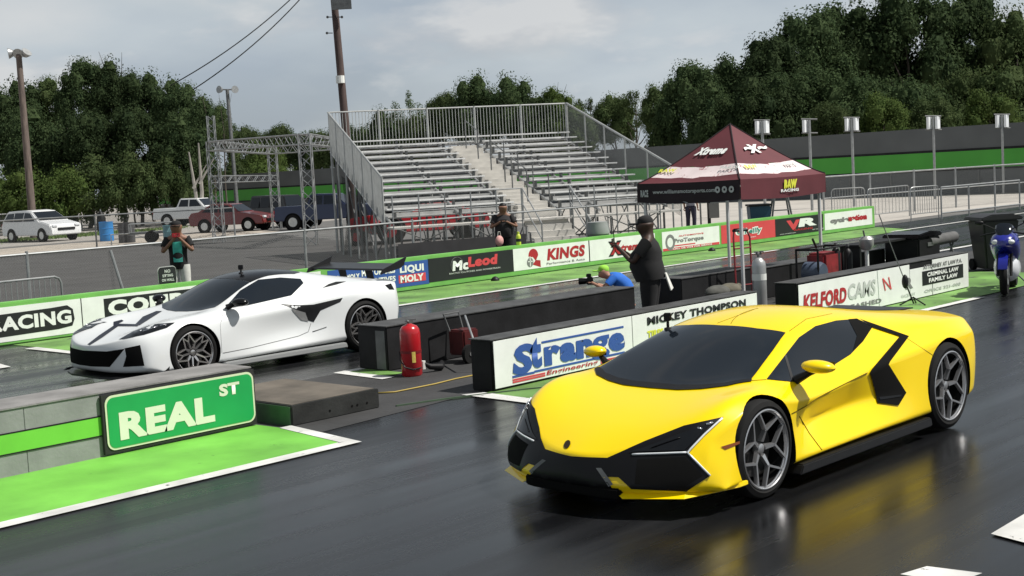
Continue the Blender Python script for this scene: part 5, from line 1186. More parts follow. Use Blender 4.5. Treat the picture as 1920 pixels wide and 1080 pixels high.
barrel(316, 443, 62, .5, .85, mat('teal_plastic', (.22, .42, .45), .5, var=.06), 'pale teal barrel behind the person in the teal shirt')
for i, (u, lab) in enumerate(((232, 'left'), (245, 'right'))): barrel(u, 452, 66, .5, 1.0, mat('dark_grey_drum', (.07, .07, .075), .6, var=.2), 'dark grey drum, %s of the pair beside the blue barrel' % lab)
barrel(1121, 440, 33.5, .56, .75, mat('grey_plastic_can', (.20, .22, .22), .5, var=.1), 'grey domed trash can standing in front of the bleachers', 'trash_can', mat('grey_lid', (.26, .27, .27), .5, var=.1))
c = atD(285, 445, 64); c.z = 0; t = thing('trailer', 'small open utility trailer parked right of the dark drums', 'trailer', tuple(c), -YAW+.2)
mb = MB(); mb.bbox((-1.0, -.6, .45), (1.0, .6, .55)); mb.build('trailer_bed', steel_dk, t); mb = MB()
for x in (-1, 1):
    for y in (-.6, .6): mb.tube((x, y, .5), (x, y, .95), .03)
mb.path([(-1, -.6, .95), (1, -.6, .95), (1, .6, .95), (-1, .6, .95), (-1, -.6, .95)], .025); mb.build('side_rail', steel, t)
for y in (-.68, .68): mb = MB(); mb.lathe([(.08, -.08), (.3, -.08), (.3, .08), (.08, .08)], (0, y, .3), 20, 'y'); mb.build('wheel', tyre_m, t)
mb = MB(); mb.path([(-1, 0, .5), (-1.9, 0, .5), (-1.9, 0, 0)], .035); mb.build('tow_bar', steel, t)
c = atD(189, 404, 90); c.z = 0; t = thing('bagged_object', 'small black covered post beside the far fence', 'post cover', tuple(c)); mb = MB(); mb.lathe([(.3, 0), (.34, .3), (.3, .8), (.22, 1.2), (.1, 1.35), (0, 1.38)], (0, 0, 0), 14); mb.build('cover', black_plastic, t, smooth=True); mb = MB(); mb.tube((0, 0, 0), (0, 0, 1.5), .04); mb.build('post', steel, t)
c = atD(1330, 415, 44); c.z = 0; t = thing('notice_box', 'grey box on a dark post behind the sponsor barrier', 'box', tuple(c), -YAW)
mb = MB(); mb.bbox((-.05, -.05, 0), (.05, .05, 1.15)); mb.build('post', black_plastic, t); mb = MB(); mb.bbox((-.02, -.15, .55), (.32, -.05, 1.05)); mb.build('box_case', mat('box_grey', (.13, .13, .125), .6, var=.1), t, bevel=.01); mb = MB(); mb.tube((-.28, 0, 0), (-.28, 0, 2.2), .03); mb.build('side_post', steel_dk, t)
c = atD(1424, 415, 40); c.z = 0; t = thing('recycling_bin', 'dark blue bin beside a folding ladder under the canopy', 'bin', tuple(c), -YAW)
mb = MB(); mb.prism([(-.27, 0), (-.33, 1.0), (.30, 1.0), (.27, 0)], -.3, .3); mb.build('bin_body', mat('bin_blue', (.02, .07, .12), .5, var=.1), t, bevel=.02); mb = MB(); mb.bbox((-.36, -.33, 1.0), (.33, .33, 1.06)); mb.build('lid', black_plastic, t, bevel=.01)
c = atD(1455, 415, 41); c.z = 0; t = thing('step_ladder', 'grey folding step ladder beside the blue bin under the canopy', 'ladder', tuple(c), -YAW)
for x0_, x1_ in ((-.25, .02), (.55, .30)): mb = MB(); mb.tube((x0_, -.25, 0), (x1_, -.1, 1.6), .03); mb.tube((x0_, .25, 0), (x1_, .1, 1.6), .03); mb.build('ladder_leg', steel_dk, t)
for z in (.4, .8, 1.2): mb = MB(); mb.tube((-.25+.17*z, 0, z), (.55-.16*z, 0, z), .02); mb.build('ladder_step', steel_dk, t)
# ------------------------------------------------------------------ pit props
# tall red wheeled extinguisher
p = G(773, 704); p.z = 0
t = thing('fire_extinguisher', 'tall red fire extinguisher with a yellow tag beside the black pit wall', 'fire extinguisher', (p.x, p.y, 0))
R_ = .125; Hx = .62
mb = MB(); mb.lathe([(R_*.9, 0), (R_, .02), (R_, Hx-.11), (R_*.93, Hx-.06), (R_*.72, Hx-.02), (R_*.35, Hx), (R_*.2, Hx+.01)], (0, 0, 0), 32); mb.build('cylinder', red_paint, t, smooth=True)
mb = MB(); mb.lathe([(R_+.004, .28), (R_+.004, .31)], (0, 0, 0), 32, caps=False); mb.build('strap', mat('dark_red', (.2, .01, .012), .5, var=.1), t)
mb = MB(); mb.tube((0, 0, Hx), (0, 0, Hx+.05), .022); mb.box((.02, -.01, Hx+.055), (.12, .03, .018), -.5); mb.box((.0, .0, Hx+.035), (.10, .025, .012), -.5); mb.blob((-.04, -.02, Hx+.04), .018, 10, 8); mb.build('valve_head', steel_dk, t, smooth=True)
v = (CO-Vector((p.x, p.y, 0))); an = math.atan2(v.y, v.x)
mb = MB()
for i in range(5):
    a0, a1 = an-.02+i*.07+.10, an-.02+(i+1)*.07+.10
    mb.quad(*[(math.cos(a)*(R_+.004), math.sin(a)*(R_+.004), z) for a, z in ((a0, .17), (a1, .17), (a1, .30), (a0, .30))])
mb.build('label_tag', mat('yellow_tag', (.70, .55, .12), .6, var=.15, scale=40), t)
mb = MB(); mb.path([(math.cos(an-1.5)*(R_+.012), math.sin(an-1.5)*(R_+.012), .30), (math.cos(an-1.2)*(R_+.02), math.sin(an-1.2)*(R_+.02), .2), (math.cos(an-.6)*(R_+.02), math.sin(an-.6)*(R_+.02), .12), (math.cos(an+.1)*(R_+.02), math.sin(an+.1)*(R_+.02), .09), (math.cos(an+.9)*(R_+.02), math.sin(an+.9)*(R_+.02), .10)], .009); mb.build('hose', rubber_hose, t, smooth=True)
q = G(812, 697); 
t = thing('air_blower', 'black hose nozzle lying on the asphalt beside the red extinguisher', 'nozzle', (q.x, q.y, 0))
mb = MB(); mb.path([(-.12, .02, .12), (-.05, 0, .07), (.1, -.03, .05), (.24, .10, .045), (.42, .28, .04)], [.02, .035, .045, .045, .03], 10); mb.build('nozzle_body', black_plastic, t, smooth=True)
mb = MB(); mb.tube((-.13, .03, .05), (-.13, .03, .15), .03); mb.build('coupling', white_p, t, smooth=True)
# red cart with small wheels in the shade behind the first white board
q = G(872, 678); 
t = thing('hand_cart', 'dark red wheeled tool cart in shadow against the black pit wall', 'cart', (q.x, q.y, 0), .1)
mb = MB(); mb.bbox((-.14, -.12, .10), (.16, .14, .42)); mb.build('cart_box', mat('dark_red_metal', (.07, .008, .008), .5, var=.3, scale=5), t, bevel=.02)
mb = MB(); mb.path([(-.12, .12, .40), (-.16, .18, .62), (.14, .18, .62), (.14, .12, .40)], .012); mb.build('cart_handle', steel_dk, t, smooth=True)
for x in (-.10, .16):
    mb = MB(); mb.lathe([(.03, -.035), (.12, -.035), (.12, .015), (.03, .015)], (x, -.15, .12), 22, 'y'); w_ = mb.build('wheel', tyre_m, t); mb = MB(); mb.lathe([(0, -.045), (.028, -.045), (.03, .0)], (x, -.15, .12), 12, 'y'); mb.build('wheel_hub', chrome, w_)
mb = MB(); mb.path([G(874, 596, .50), G(884, 625, .30), G(893, 640, .18)], .010); P0 = onY(872, 592, 12.0); P1 = onY(889, 641, 11.2)
mb = MB(); mb.path([P0, P1, (P1.x+.05, P1.y-.1, 0)], .014); tag(mb.build('prop_stick', steel, smooth='all'), 'thin metal rod leaning on the black pit wall behind the Strange board', 'rod')
# gas cylinder
q = onY(1425, 560, 11.3)
t = thing('gas_cylinder', 'tall silver gas cylinder with a white band between the pit walls', 'gas cylinder', (q.x, q.y, 0))
mb = MB(); mb.lathe([(.105, 0), (.11, .02), (.11, .72), (.10, .78), (.06, .835), (.035, .85)], (0, 0, 0), 24); mb.build('cylinder', mat('silver_cylinder', (.45, .46, .46), .35, .5, var=.1), t, smooth=True)
mb = MB(); mb.lathe([(.113, .50), (.113, .60)], (0, 0, 0), 24, caps=False); mb.build('band', white_p, t)
mb = MB(); mb.tube((0, 0, .85), (0, 0, .93), .02); mb.tube((-.06, 0, .91), (.07, 0, .91), .018); mb.lathe([(.0, .0), (.035, 0), (.035, .02), (0, .02)], (-.06, 0, .93), 12); mb.lathe([(.0, .0), (.035, 0), (.035, .02), (0, .02)], (.06, -.02, .93), 12); mb.build('regulator', steel_dk, t, smooth=True)
# red hand truck
q = onY(1396, 545, 12.0)
t = thing('hand_truck', 'tall thin red hand truck under the maroon canopy', 'hand truck', (q.x, q.y, 0), -.3)
mb = MB(); mb.path([(-.17, 0, .1), (-.17, .02, 1.12), (-.12, .06, 1.26), (.12, .06, 1.26), (.17, .02, 1.12), (.17, 0, .1)], .016, 8)
for z in (.35, .65, .95): mb.tube((-.17, 0, z), (.17, 0, z), .012)
mb.build('frame', mat('dull_red_tube', (.20, .02, .025), .45, var=.1), t, smooth=True)
mb = MB(); mb.path([(-.15, .05, 1.24), (.15, .05, 1.24)], .024); mb.build('grip', black_plastic, t, smooth=True)
mb = MB(); mb.bbox((-.2, -.2, .02), (.2, .0, .03)); mb.build('toe_plate', steel_dk, t)
for x in (-.2, .2): mb = MB(); mb.lathe([(.03, -.03), (.12, -.03), (.12, .03), (.03, .03)], (x, .08, .12), 18, 'y'); mb.build('wheel', tyre_m, t)
# sandbags on the short wall
for i, (u, v) in enumerate(((1345, 541), (1368, 538))):
    q = onY(u, v, 11.2); mb = MB(); mb.blob((0, 0, .11), (.24-.03*i, .16, .10), 16, 8); t = thing('sandbag', '%s sandbag slumped between the pit walls below the canopy' % ('flat tan' if i else 'smaller grey'), 'sandbag', (q.x, q.y, .34)); mb.build('sack', mat('sandbag_%d' % i, (.13, .12, .09) if i else (.09, .09, .08), .9, var=.3, scale=6), t, smooth=True)
    mb = MB(); mb.tube((.2, 0, .12), (.27, .02, .14), .03, .05); mb.build('tied_end', MATS['sandbag_%d' % i], t, smooth=True)
# generator and small gear behind the Kelford wall
def Yp(u, v, y, z=0): q = onY(u, v, y); return (q.x, q.y, z)
t = thing('generator', 'red and black generator with a round motor behind the Kelford board', 'generator', Yp(1540, 500, 11.6), .05)
mb = MB(); mb.path([(-.5, -.2, .1), (-.5, -.2, .82), (.5, -.2, .82), (.5, -.2, .1)], .02); mb.path([(-.5, .2, .1), (-.5, .2, .82), (.5, .2, .82), (.5, .2, .1)], .02); mb.tube((-.5, -.2, .82), (-.5, .2, .82), .02); mb.tube((.5, -.2, .82), (.5, .2, .82), .02); mb.build('cage_frame', black_plastic, t, smooth=True)
mb = MB(); mb.bbox((-.2, -.18, .3), (.42, .18, .74)); mb.build('engine_case', mat('dark_red_case', (.22, .015, .02), .45, var=.4, scale=6), t, bevel=.04)
mb = MB(); mb.lathe([(0, -.22), (.16, -.22), (.19, -.16), (.19, .1), (0, .1)], (-.35, 0, .42), 22, 'y'); mb.build('motor_housing', mat('blue_grey_motor', (.06, .08, .12), .4, var=.2), t, smooth=True)
mb = MB(); mb.tube((-.35, -.1, .85), (-.85, -.3, 1.02), .02); mb.build('pull_handle', black_plastic, t)
for i, dx in enumerate((.55, .72)):
    t = thing('black_canister', 'slim black canister, %s of two standing right of the red generator' % ('left' if i == 0 else 'right'), 'canister', Yp(1568+i*22, 500, 11.5)); mb = MB(); mb.lathe([(.08, 0), (.08, .72-.05*i), (.05, .78-.05*i), (.025, .80-.05*i), (.025, .86-.05*i), (0, .86-.05*i)], (0, 0, 0), 16); mb.build('canister_body', black_plastic, t, smooth=True); mb = MB(); mb.lathe([(.03, .84-.05*i), (.03, .88-.05*i), (0, .89-.05*i)], (0, 0, 0), 12); mb.build('cap', steel_dk, t, smooth=True)
t = thing('steel_pedestal', 'white pedestal with a round steel head behind the Kelford board', 'pedestal', Yp(1626, 500, 11.2))
mb = MB(); mb.lathe([(.05, 0), (.035, .05), (.035, .72)], (0, 0, 0), 14); mb.build('post', white_p, t, smooth=True); mb = MB(); mb.lathe([(.0, .70), (.08, .72), (.125, .80), (.125, .90), (.08, .95), (0, .96)], (0, 0, 0), 20); mb.build('head', mat('pale_steel', (.4, .4, .39), .4, .4, var=.1), t, smooth=True); mb = MB(); mb.tube((-.06, 0, .95), (-.1, 0, 1.06), .015); mb.build('lever', steel_dk, t)
t = thing('storage_case', 'large black lidded case behind the white law office board', 'case', Yp(1712, 500, 11.9), .03)
mb = MB(); mb.bbox((-.48, -.35, 0), (.48, .35, .72)); mb.build('case_body', black_plastic, t, bevel=.03); mb = MB(); mb.prism([(-.52, .72), (-.50, .80), (.0, .84), (.50, .80), (.52, .72)], -.38, .38); mb.build('lid', black_gloss, t, bevel=.02); mb = MB(); mb.bbox((-.12, -.37, .55), (.12, -.352, .62)); mb.build('latch', steel_dk, t)
t = thing('rolled_mat', 'grey rolled mat lying behind the white law office board', 'mat', Yp(1765, 495, 11.7, 0), .1)
mb = MB(); mb.tube((-.75, 0, .62), (.75, 0, .62), .11, n=18); mb.build('roll', mat('grey_roll', (.09, .09, .09), .8, var=.3), t, smooth=True)
for x in (-.6, .6): mb = MB(); mb.tube((x, -.14, .0), (x, .05, .56), .02); mb.tube((x, .14, .0), (x, -.05, .56), .02); mb.build('trestle', steel_dk, t)
t = thing('work_bench', 'low black bench behind the Kelford board', 'bench', Yp(1640, 470, 12.0), 0)
mb = MB(); mb.bbox((-1.0, -.22, .70), (1.0, .22, .74)); mb.build('bench_top', black_paint, t, bevel=.005)
for x in (-.9, .9): mb = MB(); mb.bbox((x-.03, -.2, 0), (x+.03, .2, .70)); mb.build('bench_leg', black_plastic, t)
# tripod stand with a long thin pole
q = G(1713, 572); 
t = thing('timing_stand', 'dark stand with a long thin leaning pole beside the Kelford board', 'stand', (q.x, q.y, 0))
a = Vector((0, 0, 0)); top = onY(1648, 402, q.y+.25)-Vector((q.x, q.y, 0)); md_ = onY(1697, 528, q.y)-Vector((q.x, q.y, 0))
mb = MB(); mb.path([a+Vector((0, 0, .03)), md_], .013); mb.build('stand_post', black_plastic, t, smooth=True)
mb = MB(); mb.path([md_, top], .008); mb.build('whip_pole', steel_dk, t, smooth=True)
mb = MB(); mb.blob(md_, (.05, .05, .11), 12, 8); mb.build('clamp', black_plastic, t, smooth=True)
for k in range(3): an = k*2.1+.3; mb = MB(); mb.tube((0, 0, .12), (math.cos(an)*.22, math.sin(an)*.22, .012), .012); mb.build('stand_foot', black_plastic, t)
# wheelie bin at right
q = G(1868, 508)
t = thing('wheelie_bin', 'large black wheelie bin at the right edge behind the blue motorcycle', 'bin', (q.x+.25, q.y+.15, 0), -YAW+.1)
mb = MB(); P = []
for (hw, hd, z) in ((.27, .26, .04), (.36, .35, .98)): P += [(-hw, -hd, z), (hw, -hd, z), (hw, hd, z), (-hw, hd, z)]
mb.add(P, [(0, 1, 2, 3), (4, 5, 6, 7), (0, 1, 5, 4), (1, 2, 6, 5), (2, 3, 7, 6), (3, 0, 4, 7)]); mb.build('bin_body', mat('bin_black', (.018, .018, .02), .5, var=.15), t, bevel=.03)
mb = MB(); mb.prism([(-.42, .97), (-.41, 1.03), (-.2, 1.09), (.2, 1.09), (.41, 1.03), (.42, .97)], -.40, .40); mb.build('lid', mat('bin_black', (.018, .018, .02)), t, bevel=.02, smooth=True)
mb = MB(); mb.bbox((-.12, -.345, .80), (.0, -.338, .83)); mb.build('embossed_plate', steel_dk, t)
for x in (-.28, .28): mb = MB(); mb.lathe([(0, -.04), (.11, -.04), (.11, .04), (0, .04)], (x, .30, .11), 16, 'x'); mb.build('wheel', tyre_m, t)
# blue motorcycle, cut by the right edge: local x forward
q = G(1884, 554)
t = thing('motorcycle', 'blue and white sport motorcycle at the right edge beside the green paint', 'motorcycle', (q.x, q.y, 0), head(-.42, -.9)+PI)
bluem = mat('blue_bike_paint', (.012, .018, .24), .22, var=.05, coat=.6); whitem = mat('white_bike_paint', (.7, .72, .75), .25, var=.02, coat=.5)
for x, wd, nm in ((.0, .12, 'front'), (-1.40, .19, 'rear')):
    mb = MB(); mb.lathe([(.22, -wd*.35), (.29, -wd*.45), (.315, -wd*.2), (.32, 0), (.315, wd*.2), (.29, wd*.45), (.22, wd*.35), (.22, -wd*.35)], (x, 0, .32), 36, 'y', caps=False); wm = mb.build('wheel', tyre_m, t, smooth=True)
    mb = MB(); mb.lathe([(.20, -.03), (.225, -.035), (.225, .035), (.20, .03), (.20, -.03)], (x, 0, .32), 30, 'y', caps=False)
    for k in range(5): an = k*2*PI/5; mb.tube((x+.03*math.cos(an), 0, .32+.03*math.sin(an)), (x+.21*math.cos(an), 0, .32+.21*math.sin(an)), .014)
    mb.build('rim', black_gloss, wm, smooth=True)
    mb = MB(); mb.lathe([(.08, .05), (.15, .05), (.15, .055), (.08, .055)], (x, 0, .32), 24, 'y', caps=False); mb.build('brake_disc', steel, wm)
for s in (-1, 1):
    mb = MB(); mb.tube((.0, s*.10, .32), (-.28, s*.10, .98), .024); mb.build('fork', black_plastic, t, smooth=True)
    mb = MB(); mb.path([(-.26, s*.08, 1.0), (-.30, s*.30, .96), (-.36, s*.38, .93)], .014); mb.build('handlebar', black_plastic, t, smooth=True)
    mb = MB(); mb.tube((-.10, s*.12, 1.05), (-.02, s*.33, 1.16), .008); mb.blob((.0, s*.36, 1.17), (.03, .07, .035), 10, 8); mb.build('mirror', black_plastic, t, smooth=True)
    mb = MB(); mb.blob((.10, s*.10, .86), (.05, .075, .045), 12, 8); mb.build('headlight', lampm, t, smooth=True)
mb = MB(); mb.prism([(.36*math.cos(a)+.0, .32+.36*math.sin(a)) for a in [rad(20+12*i) for i in range(11)]]+[(.33*math.cos(a), .32+.335*math.sin(a)) for a in [rad(140-12*i) for i in range(11)]], -.075, .075); mb.build('front_fender', bluem, t, smooth=True, bevel=.01)
def loft(name, secs, m, smooth=True, n=16):
    mb = MB(); P = []
    for (x, cz, hw, hh) in secs:
        for i in range(n): a_ = 2*PI*i/n; P.append((x, hw*math.copysign(abs(math.cos(a_))**.8, math.cos(a_)), cz+hh*math.sin(a_)))
    F = [(i*n+j, i*n+(j+1) % n, (i+1)*n+(j+1) % n, (i+1)*n+j) for i in range(len(secs)-1) for j in range(n)]+[tuple(range(n))[::-1], tuple(range((len(secs)-1)*n, len(secs)*n))]
    mb.add(P, F); return mb.build(name, m, t, smooth=smooth)
loft('front_fairing', [(.17, .84, .05, .05), (.10, .85, .16, .10), (-.05, .85, .21, .16), (-.22, .80, .23, .22), (-.45, .70, .22, .24), (-.65, .62, .20, .20)], bluem)
loft('belly_fairing', [(-.20, .45, .10, .14), (-.35, .42, .19, .24), (-.75, .38, .20, .22), (-.98, .34, .13, .14)], whitem)
loft('fuel_tank', [(-.32, .88, .12, .07), (-.45, .90, .17, .13), (-.65, .88, .18, .13), (-.88, .80, .12, .08)], bluem)
loft('seat', [(-.82, .79, .10, .05), (-1.0, .80, .14, .05), (-1.3, .90, .12, .06), (-1.5, .97, .07, .04)], black_plastic)
loft('tail_fairing', [(-1.05, .76, .10, .05), (-1.35, .86, .12, .06), (-1.62, .97, .05, .04)], bluem)
loft('windshield', [(.06, .94, .06, .02), (-.05, 1.02, .13, .06), (-.16, 1.08, .14, .07), (-.24, 1.06, .12, .03)], glass_dk)
mb = MB(); mb.bbox((-.9, -.14, .28), (-.4, .14, .62)); mb.build('engine_block', steel_dk, t, bevel=.04)
for s in (-1, 1): mb = MB(); mb.tube((-.85, s*.11, .38), (-1.40, s*.11, .32), .035); mb.build('swingarm', steel_dk, t)
mb = MB(); mb.path([(-.7, -.12, .25), (-1.0, -.17, .28), (-1.45, -.20, .50)], [.03, .04, .055], 10); mb.build('exhaust', steel, t, smooth=True)
mb = MB(); mb.tube((-.8, .1, .3), (-.85, .38, .01), .012); mb.build('side_stand', steel_dk, t)

# ------------------------------------------------------------------ maroon canopy
TX, TY, TW, TDp = 17.95, 11.85, 2.55, 1.95
maroon = mat('maroon_canopy', (.105, .018, .025), .75, var=.12, scale=2); darkm = mat('black_maroon_valance', (.016, .007, .010), .75, var=.15, scale=2)
t = thing('canopy_tent', 'maroon pop-up canopy with white band and printed valances', 'canopy', (TX+TW/2, TY+TDp/2, 0))
HV, HE, HA = 1.75, 2.07, 3.0
C = [(TX-.05, TY-.05), (TX+TW+.05, TY-.05), (TX+TW+.05, TY+TDp+.05), (TX-.05, TY+TDp+.05)]; cx, cy = TX+TW/2, TY+TDp/2
def roofz(s): return HE+(HA-HE)*(s**1.18)   # s 0 edge .. 1 apex
for k in range(4):
    a, b_ = Vector((*C[k], 0)), Vector((*C[(k+1) % 4], 0)); ap = Vector((cx, cy, 0))
    for (s0, s1, m, nm) in ((0, .14, maroon, 'roof_hem'), (.14, .34, mat('pinkish_print', (.72, .62, .62), .7, var=.1, scale=3, chips=(.60, 9, (.32, .12, .13))), 'roof_band'), (.34, 1.0, maroon, 'roof_panel')):
        mb = MB(); ns = 6; nu = 12; P = []
        for i in range(ns+1):
            s = s0+(s1-s0)*i/ns
            for j in range(nu+1):
                u = j/nu; ss = s
                if nm != 'roof_hem' and i == 0: ss = s+.018*math.sin(u*23)*(1-abs(2*u-1))
                if nm == 'roof_hem' and i == ns: ss = s+.018*math.sin(u*23)*(1-abs(2*u-1))
                q = (a*(1-u)+b_*u)*(1-ss)+ap*ss; z = roofz(ss)-.05*math.sin(PI*u)*(1-ss)*math.sin(PI*min(1, ss*1.2+.1)); P.append((q.x, q.y, z))
        w_ = nu+1; mb.add(P, [(i*w_+j, i*w_+j+1, (i+1)*w_+j+1, (i+1)*w_+j) for i in range(ns) for j in range(nu)]); o = mb.build(nm, m, t, world=True, smooth='all')
        if k in (0, 3) and nm == 'roof_panel':
            e = (b_-a).normalized(); mid = (a+b_)/2; inn = (ap-mid).normalized(); s = .56; c = mid*(1-s)+ap*s; slope = math.atan2(HA-HE, (ap-mid).length)
            yv = (inn*math.cos(slope)+Vector((0, 0, math.sin(slope)))).normalized(); nv = e.cross(yv)
            M = Matrix((e, yv, nv)).transposed().to_4x4(); M.translation = c+Vector((0, 0, roofz(s)+.02)); M = Matrix.Translation(-ROOT[t.name][0])@M
            text('Xtreme' if k == 3 else 'X', .62 if k == 3 else .42, .22, M, wht, o, .06, .3)
            if k == 0: text('~ ~', .75, .10, Matrix.Translation(Vector((.06, 0, .01)))@M, wht, o, .08, .2)
        if k in (0, 3) and nm == 'roof_band':
            e = (b_-a).normalized(); mid = (a+b_)/2; inn = (ap-mid).normalized(); s = .25; c = mid*(1-s)+ap*s; slope = math.atan2(HA-HE, (ap-mid).length)
            yv = (inn*math.cos(slope)+Vector((0, 0, math.sin(slope)))).normalized(); nv = e.cross(yv)
            for (dx, w__) in ((-.62, .35), (.62, .35)):
                M = Matrix((e, yv, nv)).transposed().to_4x4(); M.translation = c+e*dx+Vector((0, 0, roofz(s)+.0))+nv*.02; M = Matrix.Translation(-ROOT[t.name][0])@M
                text('RAW' if dx < 0 else 'PARTS', w__, .09, M, yel if dx < 0 else lgry, o, .04)
    # valance
    mb = MB(); P = []; nu = 16
    e = (b_-a).normalized(); outn = Vector((e.y, -e.x, 0))
    for i, z in enumerate((HE+.0, (HV+HE)/2, HV)):
        for j in range(nu+1): u = j/nu; q = a*(1-u)+b_*u+outn*(.012*math.sin(u*31+k)*i*.6+.01); P.append((q.x, q.y, z-(.035*math.sin(PI*u) if i == 2 else .012*math.sin(PI*u))))
    w_ = nu+1; mb.add(P, [(i*w_+j, i*w_+j+1, (i+1)*w_+j+1, (i+1)*w_+j) for i in range(2) for j in range(nu)])
    o = mb.build('valance', darkm if k == 3 else maroon, t, world=True, smooth='all')
    Mb = Matrix((e, Vector((0, 0, 1)), outn)).transposed().to_4x4()
    def lay(u, z): M = Mb.copy(); M.translation = a*(1-u)+b_*u+Vector((0, 0, z))+outn*.035; return Matrix.Translation(-ROOT[t.name][0])@M
    if k == 3:
        text('www.williamsmotorsports.com', 1.25, .085, lay(.47, 1.91), lgry, o, .02)
        for u in (.80, .865, .93): text('O', .10, .11, lay(u, 1.92), lgry, o, .09)
        text('RACE', .16, .12, lay(.08, 1.90), lgry, o, .05)
    if k == 0:
        text('RAW', .42, .15, lay(.55, 1.94), yel, o, .10, .15); text('RACING', .56, .05, lay(.54, 1.835), wht, o, .05)
    mb = MB(); P = [(a*(1-s)+ap*s)+Vector((0, 0, roofz(s)+.006)) for s in [i/10 for i in range(11)]]; mb.path(P, .012, 5); mb.build('roof_seam', darkm, t, world=True)
    q = a+(Vector((cx, cy, 0))-a).normalized()*.12
    mb = MB(); mb.bbox((q.x-.022, q.y-.022, 0), (q.x+.022, q.y+.022, HE-.02)); mb.build('tent_leg', mat('tent_leg_white', (.62, .62, .62), .4, .3, var=.05), t, world=True)
    mb = MB(); mb.bbox((q.x-.06, q.y-.06, 0), (q.x+.06, q.y+.06, .012)); mb.build('foot_plate', steel, t, world=True)
    mb = MB(); mb.tube((q.x, q.y, HE-.1), ((a.x+b_.x)/2, (a.y+b_.y)/2, HE-.35), .012); mb.build('scissor_strut', steel, t, world=True)

# sign on the wall, bottle, camera mounts
p0 = onY(299, 530, 21.15); p1 = onY(331, 525, 21.15)
t = thing('warning_sign', 'black rounded sign reading NO SITTING ON WALL on the green barrier', 'sign', ((p0.x+p1.x)/2, 21.15, HB))
w_ = p1.x-p0.x
mb = MB(); mb.prism(rr_poly(-w_/2, w_/2, -.02, .30, .06), .0, .012); mb.build('sign_plate', blk, t)
mb = MB(); mb.prism(rr_poly(-w_/2-.012, w_/2+.012, -.03, .312, .07), .013, .018); mb.build('sign_border', lgry, t)
for s, z, hh, ww in (('NO', .225, .06, .12), ('SITTING', .145, .05, .22), ('ON WALL', .065, .05, .26)): text(s, ww, hh, Matrix.Translation((0, -.004, z))@Matrix.Rotation(PI/2, 4, 'X'), lgry, t, .04)
q = onY(973, 455, 20.98)
t = thing('drink_bottle', 'bright yellow green bottle standing on the green barrier', 'bottle', (q.x, 20.99, HB))
mb = MB(); mb.lathe([(.055, 0), (.058, .02), (.058, .2), (.045, .24), (.025, .26)], (0, 0, 0), 16); mb.build('bottle_body', mat('lime_plastic', (.55, .62, .06), .4, var=.1), t, smooth=True); mb = MB(); mb.lathe([(.03, .26), (.03, .31), (0, .315)], (0, 0, 0), 12); mb.build('cap', mat('lime_plastic', (.5, .6, .1)), t, smooth=True); mb = MB(); mb.lathe([(.060, .08), (.060, .15)], (0, 0, 0), 16, caps=False); mb.build('band', blk, t)
for cb, u, v, lat, lab, sc in ((yb, 1252, 603, .52, 'small black action camera on a stalk at the yellow car windscreen', 1.0), (wb, 452, 514, -.10, 'small black action camera on the roof of the white car', .7)):
    c = ipt(cb, u, v, lat); h = cb.bvh.ray_cast(Vector((c.x, lat, 3)), Vector((0, 0, -1))); g = cb.M@h[0]
    t = thing('action_camera', lab, 'camera', tuple(g), 0)
    mb = MB(); mb.lathe([(.035, 0), (.03, .015), (.012, .02), (.012, .07*sc)], (0, 0, 0), 12); mb.build('suction_mount', black_plastic, t, smooth=True)
    mb = MB(); mb.box((0, 0, .07*sc+.035), (.045, .06, .065), .5); cb_ = mb.build('camera_body', black_plastic, t, bevel=.006)
    mb = MB(); mb.lathe([(0, -.03), (.014, -.03), (.014, 0)], (0, -.0, .07*sc+.035), 10, 'y'); mb.build('lens', black_gloss, t)
# ------------------------------------------------------------------ people
skin_d = mat('skin_dark', (.045, .022, .014), .55, var=.08); skin_l = mat('skin_light', (.42, .22, .15), .55, var=.06); skin_m = mat('skin_mid', (.22, .11, .07), .55, var=.06)
cl_black = mat('black_cotton', (.010, .010, .011), .9, var=.2, scale=8); cl_dark = mat('charcoal_cotton', (.02, .018, .02), .9, var=.2, scale=8); cl_blue = mat('blue_cotton', (.02, .14, .55), .85, var=.12, scale=8)
cl_lime = mat('lime_cotton', (.30, .65, .06), .8, var=.1, scale=9); cl_white = mat('white_cotton', (.62, .62, .58), .85, var=.12, scale=8); cl_teal = mat('teal_print', (.06, .42, .36), .8, var=.4, scale=9); cl_grey = mat('grey_cotton', (.25, .25, .30), .85, var=.3, scale=9)
shoe_m = mat('shoe_black', (.015, .015, .015), .6, var=.1)
def skinned(name, nodes, edges, m, parent, sub=2):
    """nodes: name -> (pos, r); grown as one continuous surface"""
    ks = list(nodes); ix = {k: i for i, k in enumerate(ks)}
    me = bpy.data.meshes.new(name); me.from_pydata([tuple(nodes[k][0]) for k in ks], [(ix[a], ix[b_]) for a, b_ in edges], [])
    o = bpy.data.objects.new(name, me); COL.objects.link(o)
    md = o.modifiers.new('s', 'SKIN'); md.use_smooth_shade = True; md.branch_smoothing = .6
    sv = me.skin_vertices[0].data
    for k in ks:
        r = nodes[k][1]; sv[ix[k]].radius = r if isinstance(r, tuple) else (r, r)
    sv[0].use_root = True
    s = o.modifiers.new('u', 'SUBSURF'); s.levels = sub; s.render_levels = sub
    apply_mods(o); o.data.materials.clear(); o.data.materials.append(m)
    o.data.polygons.foreach_set('use_smooth', [True]*len(o.data.polygons))
    o.parent = parent; ROOT[o.name] = ROOT[parent.name]; return o
